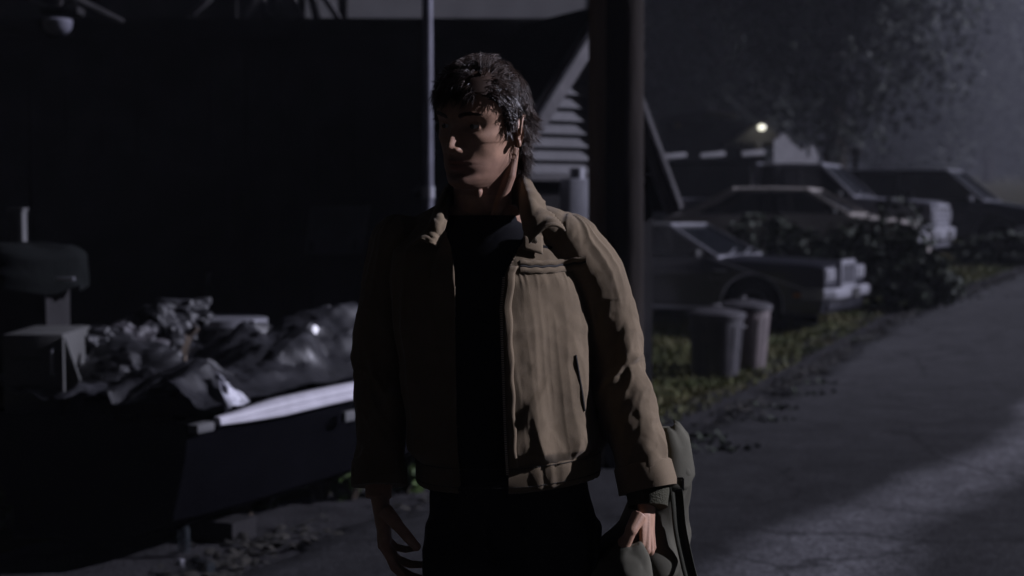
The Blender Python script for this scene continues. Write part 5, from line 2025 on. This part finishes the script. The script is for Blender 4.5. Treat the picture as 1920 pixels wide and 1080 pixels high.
# throat tab with its stud
q = surf(.093, 1.568, .010)
V, Fq = [], []
for i in range(9):
    for j in range(7):
        u, v = i / 8, j / 6
        x = .074 + .036 * u
        z = 1.585 - .034 * v - .010 * u
        s_ = surf(x, z, .008 + .004 * math.sin(u * 3) * math.sin(v * 3))
        V.append(s_)
for i in range(8):
    for j in range(6):
        o = i * 7 + j
        Fq.append((o, o + 7, o + 8, o + 1))
tb = np_mesh([tuple(p) for p in V], np.array(Fq), 'throat_tab', M['jacket'], man)
md = tb.modifiers.new('thick', 'SOLIDIFY'); md.thickness = .003
MB().lathe([(.0005, -.004), (.003, -.0045), (.0062, -.003), (.0068, 0), (.005, .002)], 18, (.0945, q.y - .004, 1.567), 'y').build('stud', M['brass'], man)
# chest pocket: welt strip with a zip slit
for (zc_, hh, dz_, m_, nm) in ((1.527, .0050, .0028, M['jacket'], 'pocket_welt'), (1.513, .0060, .0026, M['jacket'], 'pocket_welt'), (1.5205, .0024, .0020, M['jacket_in'], 'pocket_slit')):
    V, Fq = [], []
    n_x = 30
    for i in range(n_x + 1):
        x = .068 + .128 * i / n_x
        sag = -.004 * math.sin(i / n_x * 3.14) + .001 * math.sin(i * 1.1) + .006 * (i / n_x) - .001
        for e_, o_ in ((-1, .0), (-.8, 1), (.8, 1), (1, .0)):
            s_ = surf(x, zc_ + e_ * hh + sag, dz_ * o_ + .0006)
            V.append(s_)
    for i in range(n_x):
        for j in range(3):
            o = i * 4 + j
            Fq.append((o, o + 4, o + 5, o + 1))
    A3 = np.array([tuple(p) for p in V])
    for j in range(4):
        c_ = A3[j::4, 1]
        A3[j::4, 1] = np.convolve(np.pad(c_, 2, 'edge'), np.ones(5) / 5, 'valid')
    np_mesh(A3, np.array(Fq), nm, m_, man)
# slanting hand pocket seam
mb = MB()
pp = [surf(x, z, .001) for x, z in ((.176, 1.345), (.182, 1.31), (.189, 1.27), (.194, 1.235))]
mb.tube(pp, .0022, 6)
mb.build('pocket_seam', M['jacket_in'], man)
# cuffs
for arm, rr, sg in ((ARM_R, RR, 1), (ARM_L, RL, -1)):
    a, b_ = Vector(arm[-4]), Vector(arm[-1])
    d_ = (b_ - a).normalized()
    c0 = b_ - d_ * .045
    k = 1.0 if sg > 0 else .95
    pts = [c0, c0 + d_ * .004, b_ - d_ * .004, b_ + d_ * .008, b_ + d_ * .006]
    mb = MB()
    mb.tube(pts, [.054 * k, .0575 * k, .0585 * k, .0575 * k, .050 * k], 40, cap=False)
    V2 = np.array(mb.v)
    w_ = vnoise(V2 * 38, 83) - .5
    ctr = np.array(b_)
    V2 += (V2 - ctr) * (w_ * .10)[:, None]
    mb.v = [tuple(q) for q in V2]
    mb.build('cuff', M['jacket'], man, angle=60)
    w = WR if sg > 0 else WL
    e_ = (w - b_).normalized()
    if sg > 0:
        rings_ = [b_ - e_ * .02, b_ + e_ * .012, w - e_ * .006, w + e_ * .006, w + e_ * .004]
        MB().tube(rings_, [.042, .043, .040, .0385, .030], 36, cap=False).build('sleeve_ribbing', M['knit'], man, angle=60)

# shirt, trousers, boots
mb = MB()
SH = [(1.06, .047, .03, .155, .098), (1.2, .035, .026, .156, .100), (1.35, .012, .022, .164, .106), (1.48, 0, .021, .172, .106), (1.555, -.003, .021, .158, .092), (1.588, -.004, .024, .112, .078), (1.606, -.005, .024, .082, .074), (1.616, -.006, .024, .076, .071)]
mb.loft([ring(cx, cy, z, hw, hd, 48) for z, cx, cy, hw, hd in SH], cap=False)
mb.build('t_shirt', M['shirt'], man, angle=180)
mbT = MB()
mbT.loft([ring(cx, cy, z, hw, hd, 40) for z, cx, cy, hw, hd in [(1.10, .047, .03, .156, .102), (1.02, .050, .03, .164, .11), (.95, .052, .03, .168, .112), (.88, .05, .025, .166, .105)]])
for lg, rr in zip(LEGS, ((.094, .068, .062), (.094, .068, .062))):
    l2 = [Vector(q) for q in lg]
    pts, rad = [], []
    for i in range(9):
        t_ = i / 8
        q = l2[0].lerp(l2[1], t_ * 2) if t_ < .5 else l2[1].lerp(l2[2], t_ * 2 - 1)
        pts.append(q)
        rad.append(float(np.interp(t_, [0, .5, 1], rr)))
    mbT.tube(pts, rad, 26)
TV, TF = voxel(mbT, .007, 4)
TN = normals(TV, TF)
TV = TV + TN * (.008 * (ridged(TV * np.array([9, 9, 13.]), 91) - .5) + .004 * (ridged(TV * 30, 92) - .5))[:, None]
np_mesh(TV, TF, 'trousers', M['trousers'], man)
for (ax_, ay_, az_), rz in zip((LEGS[0][2], LEGS[1][2]), (.2, -.1)):
    mb = MB()
    z0 = az_ - .11
    rot = Matrix.Rotation(rz, 3, 'Z')
    ringz = []
    for yy, hw, top_ in ((.075, .030, .075), (.06, .040, .10), (.02, .044, .12), (-.04, .046, .095), (-.10, .050, .070), (-.15, .048, .058), (-.185, .036, .045), (-.20, .015, .03)):
        rg = []
        for k in range(16):
            a = 2 * math.pi * k / 16
            c, s = math.cos(a), math.sin(a)
            rg.append(Vector((ax_, ay_, z0 + .002)) + rot @ Vector((hw * math.copysign(abs(c) ** .7, c), yy, top_ / 2 + top_ / 2 * math.copysign(abs(s) ** .7, s))))
        ringz.append(rg)
    mb.loft(ringz)
    bt_ = mb.build('boot', M['leather'], man, angle=50)
    ms = MB()
    ms.tube([Vector((ax_, ay_, az_ - .01)), Vector((ax_, ay_ + .005, az_ + .09))], [.047, .05], 20)
    ms.build('shaft', M['leather'], bt_)

# ------------------------------------------------------------------ olive bag in his hand
bag = thing('canvas_bag', 'olive canvas shoulder bag gripped in the man\'s hand on the right', 'bag', (MANX + .30, MANY + .1, .7))
OFS = Vector((MANX, MANY, 0)) - bag.location


def bl(x, y, z): return Vector((x, y, z)) + OFS


axis = [(.352, .075, 1.188, .010, .03), (.356, .073, 1.181, .026, .045), (.361, .072, 1.158, .040, .06), (.360, .072, 1.10, .052, .08), (.350, .08, 1.05, .066, .09), (.325, .075, .97, .082, .09), (.295, .07, .88, .098, .09), (.268, .07, .78, .108, .09), (.25, .07, .68, .10, .08), (.245, .07, .64, .05, .05)]
mb = MB()
mb.loft([[bl(cx + hw * math.copysign(abs(math.cos(a)) ** .85, math.cos(a)), cy + hd * math.copysign(abs(math.sin(a)) ** .85, math.sin(a)), z + .03 * math.cos(a) * (z < 1.1)) for a in [2 * math.pi * k / 40 for k in range(40)]] for cx, cy, z, hw, hd in axis])
GV, GF = voxel(mb, .0045, 5)
GN = normals(GV, GF)
w_ = .018 * (ridged(GV * np.array([9, 9, 5.]) + 3, 101) ** 1.4 - .4) + .010 * crumple(GV * np.array([9, 9, 6.]), 301, 8, 1.0, .7) + .007 * (ridged(GV * np.array([22, 22, 14.]), 103) - .5)
GV = lap(GV + GN * w_[:, None], GF, .3)
np_mesh(GV, GF, 'bag_body', M['canvas'], bag)


def ribbon(name, pts, w, side, m, par, th_=.003):
    P2 = [Vector(q) for q in pts]
    xs2 = np.arange(len(P2))
    uu = np.linspace(0, len(P2) - 1, 50)
    C = [Vector([smooth_tab(np.array([u]), xs2, [p[c] for p in P2])[0] for c in range(3)]) for u in uu]
    V, Fq = [], []
    for i, c in enumerate(C):
        ww = w if not callable(w) else w(i / 49)
        s_ = Vector(side(i / 49)).normalized() if callable(side) else Vector(side).normalized()
        for j in range(5):
            k = (j / 4 - .5)
            V.append(tuple(c + s_ * ww * k + Vector((0, .004 * math.cos(k * 5), 0))))
    for i in range(49):
        for j in range(4):
            o = i * 5 + j
            Fq.append((o, o + 5, o + 6, o + 1))
    r_ = np_mesh(V, np.array(Fq), name, m, par)
    md = r_.modifiers.new('thick', 'SOLIDIFY'); md.thickness = th_
    return r_


# carrying strap through the fist, ends sewn to the body
gc = qR(.088, .040, .0) + OFS
ribbon('carrying_strap', [gc + Vector((.055, .16, .06)), gc + Vector((.03, .06, .03)), gc, gc + Vector((-.02, -.045, -.01)), gc + Vector((-.035, -.075, -.05)), gc + Vector((-.03, -.06, -.14))], .036, lambda t_: (.75, .1, .55), M['strap'], bag)
# soft front part hanging below the fist
fb = qR(.086, .034, .024) + OFS
mb = MB()
fx_ = [(-.005, -.010, .012, .026, .018), (-.010, -.016, -.015, .044, .028), (-.014, -.012, -.06, .048, .034), (-.020, .0, -.12, .052, .042), (-.026, .01, -.2, .058, .05), (-.03, .02, -.3, .05, .05)]
mb.loft([[fb + Vector((cx + hw * math.cos(a), cy + hd * math.sin(a), z + .008 * math.cos(a))) for a in [2 * math.pi * k / 32 for k in range(32)]] for cx, cy, z, hw, hd in fx_])
GV, GF = voxel(mb, .004, 4)
GN = normals(GV, GF)
w_ = .009 * (ridged(GV * np.array([14, 14, 6.]) + 5, 111) ** 1.4 - .4) + .0055 * crumple(GV * np.array([14, 14, 9.]), 302, 8, 1.0, .7) + .003 * (ridged(GV * np.array([30, 30, 18.]), 113) - .5)
GV = lap(GV + GN * w_[:, None], GF, .3)
np_mesh(GV, GF, 'front_pouch', M['canvas'], bag)
# folded flap at the upper end and loose strap
V, Fq = [], []
_ax = np.array(axis)
for i in range(16):
    z = 1.184 - .080 * i / 15
    cx, cy, hw, hd = (np.interp(-z, -_ax[:, 2], _ax[:, c]) for c in (0, 1, 3, 4))
    hw, hd = hw + .008, hd + .010
    for k in range(22):
        a = R(-175 + 190 * k / 21)
        dz = -.035 * math.sin(k / 21 * 3.14) * (i / 15)
        V.append(tuple(bl(cx + hw * math.copysign(abs(math.cos(a)) ** .85, math.cos(a)), cy + hd * math.copysign(abs(math.sin(a)) ** .85, math.sin(a)), z + dz + .03 * math.cos(a) * .3 + .004 * math.sin(k * 1.3))))
for i in range(15):
    for k in range(21):
        o = i * 22 + k
        Fq.append((o, o + 1, o + 23, o + 22))
fo = np_mesh(V, np.array(Fq), 'flap', M['canvas'], bag)
md = fo.modifiers.new('thick', 'SOLIDIFY'); md.thickness = .004
ribbon('loose_strap', [bl(.372, .0, 1.12), bl(.378, -.02, 1.06), bl(.383, -.03, 1.0), bl(.398, -.03, .93), bl(.415, -.03, .86), bl(.425, -.03, .76), bl(.40, .0, .66), bl(.33, .03, .60), bl(.28, .05, .64)], .026, lambda t_: (.9, .35, .2), M['strap'], bag)
mb = MB()
c = bl(.372, -.012, 1.085)
mb.bar(c + Vector((-.018, 0, .012)), c + Vector((.018, 0, .012)), .004, .004)
mb.bar(c + Vector((-.018, 0, -.012)), c + Vector((.018, 0, -.012)), .004, .004)
mb.bar(c + Vector((-.018, 0, -.012)), c + Vector((-.018, 0, .012)), .004, .004)
mb.bar(c + Vector((.018, 0, -.012)), c + Vector((.018, 0, .012)), .004, .004)
mb.build('strap_buckle', M['leather'], bag)
# ------------------------------------------------------------------ night mist
hz = bpy.data.materials.new('mist')
hz.use_nodes = True
t = hz.node_tree
t.nodes.remove(t.nodes["Principled BSDF"])
pv = t.nodes.new("ShaderNodeVolumePrincipled")
pv.inputs["Color"].default_value = (.84, .86, .97, 1)
pv.inputs["Density"].default_value = 0.0008
pv.inputs["Anisotropy"].default_value = 0.0
t.links.new(pv.outputs[0], t.nodes["Material Output"].inputs["Volume"])
hb2 = MB().box((0, 72, 10.5), (142, 170, 26)).build('haze', hz, None, smooth=False)
struct(hb2, 'stuff')

# drifting bank of mist over the far end of the road, inside the even haze
mb_ = bpy.data.materials.new('mist_bank')
mb_.use_nodes = True
t = mb_.node_tree
t.nodes.remove(t.nodes["Principled BSDF"])
pv = t.nodes.new("ShaderNodeVolumePrincipled")
pv.inputs["Color"].default_value = (.84, .86, .97, 1)
tc_ = t.nodes.new("ShaderNodeTexCoord")
ln = t.nodes.new("ShaderNodeVectorMath"); ln.operation = 'LENGTH'
t.links.new(tc_.outputs["Object"], ln.inputs[0])
fall = t.nodes.new("ShaderNodeMapRange"); fall.interpolation_type = 'SMOOTHSTEP'
fall.inputs[1].default_value = 1.0; fall.inputs[2].default_value = 0.15; fall.inputs[3].default_value = 0.0; fall.inputs[4].default_value = 1.0
t.links.new(ln.outputs["Value"], fall.inputs[0])
nn = t.nodes.new("ShaderNodeTexNoise"); nn.inputs["Scale"].default_value = 2.2; nn.inputs["Detail"].default_value = 3
t.links.new(tc_.outputs["Object"], nn.inputs["Vector"])
nm = t.nodes.new("ShaderNodeMapRange"); nm.inputs[1].default_value = 0.35; nm.inputs[2].default_value = 0.7; nm.inputs[3].default_value = 0.25; nm.inputs[4].default_value = 1.0
t.links.new(nn.outputs[0], nm.inputs[0])
m1 = t.nodes.new("ShaderNodeMath"); m1.operation = 'MULTIPLY'
t.links.new(fall.outputs[0], m1.inputs[0]); t.links.new(nm.outputs[0], m1.inputs[1])
m2 = t.nodes.new("ShaderNodeMath"); m2.operation = 'MULTIPLY'; m2.inputs[1].default_value = 0.0115
t.links.new(m1.outputs[0], m2.inputs[0])
t.links.new(m2.outputs[0], pv.inputs["Density"])
t.links.new(pv.outputs[0], t.nodes["Material Output"].inputs["Volume"])
bk = MB().ball((0, 0, 0), 1.0, 16).build('mist_bank', mb_, None)
bk.location = (16.5, 46, 7.0)
bk.scale = (11.0, 17.0, 9.0)
struct(bk, 'stuff')
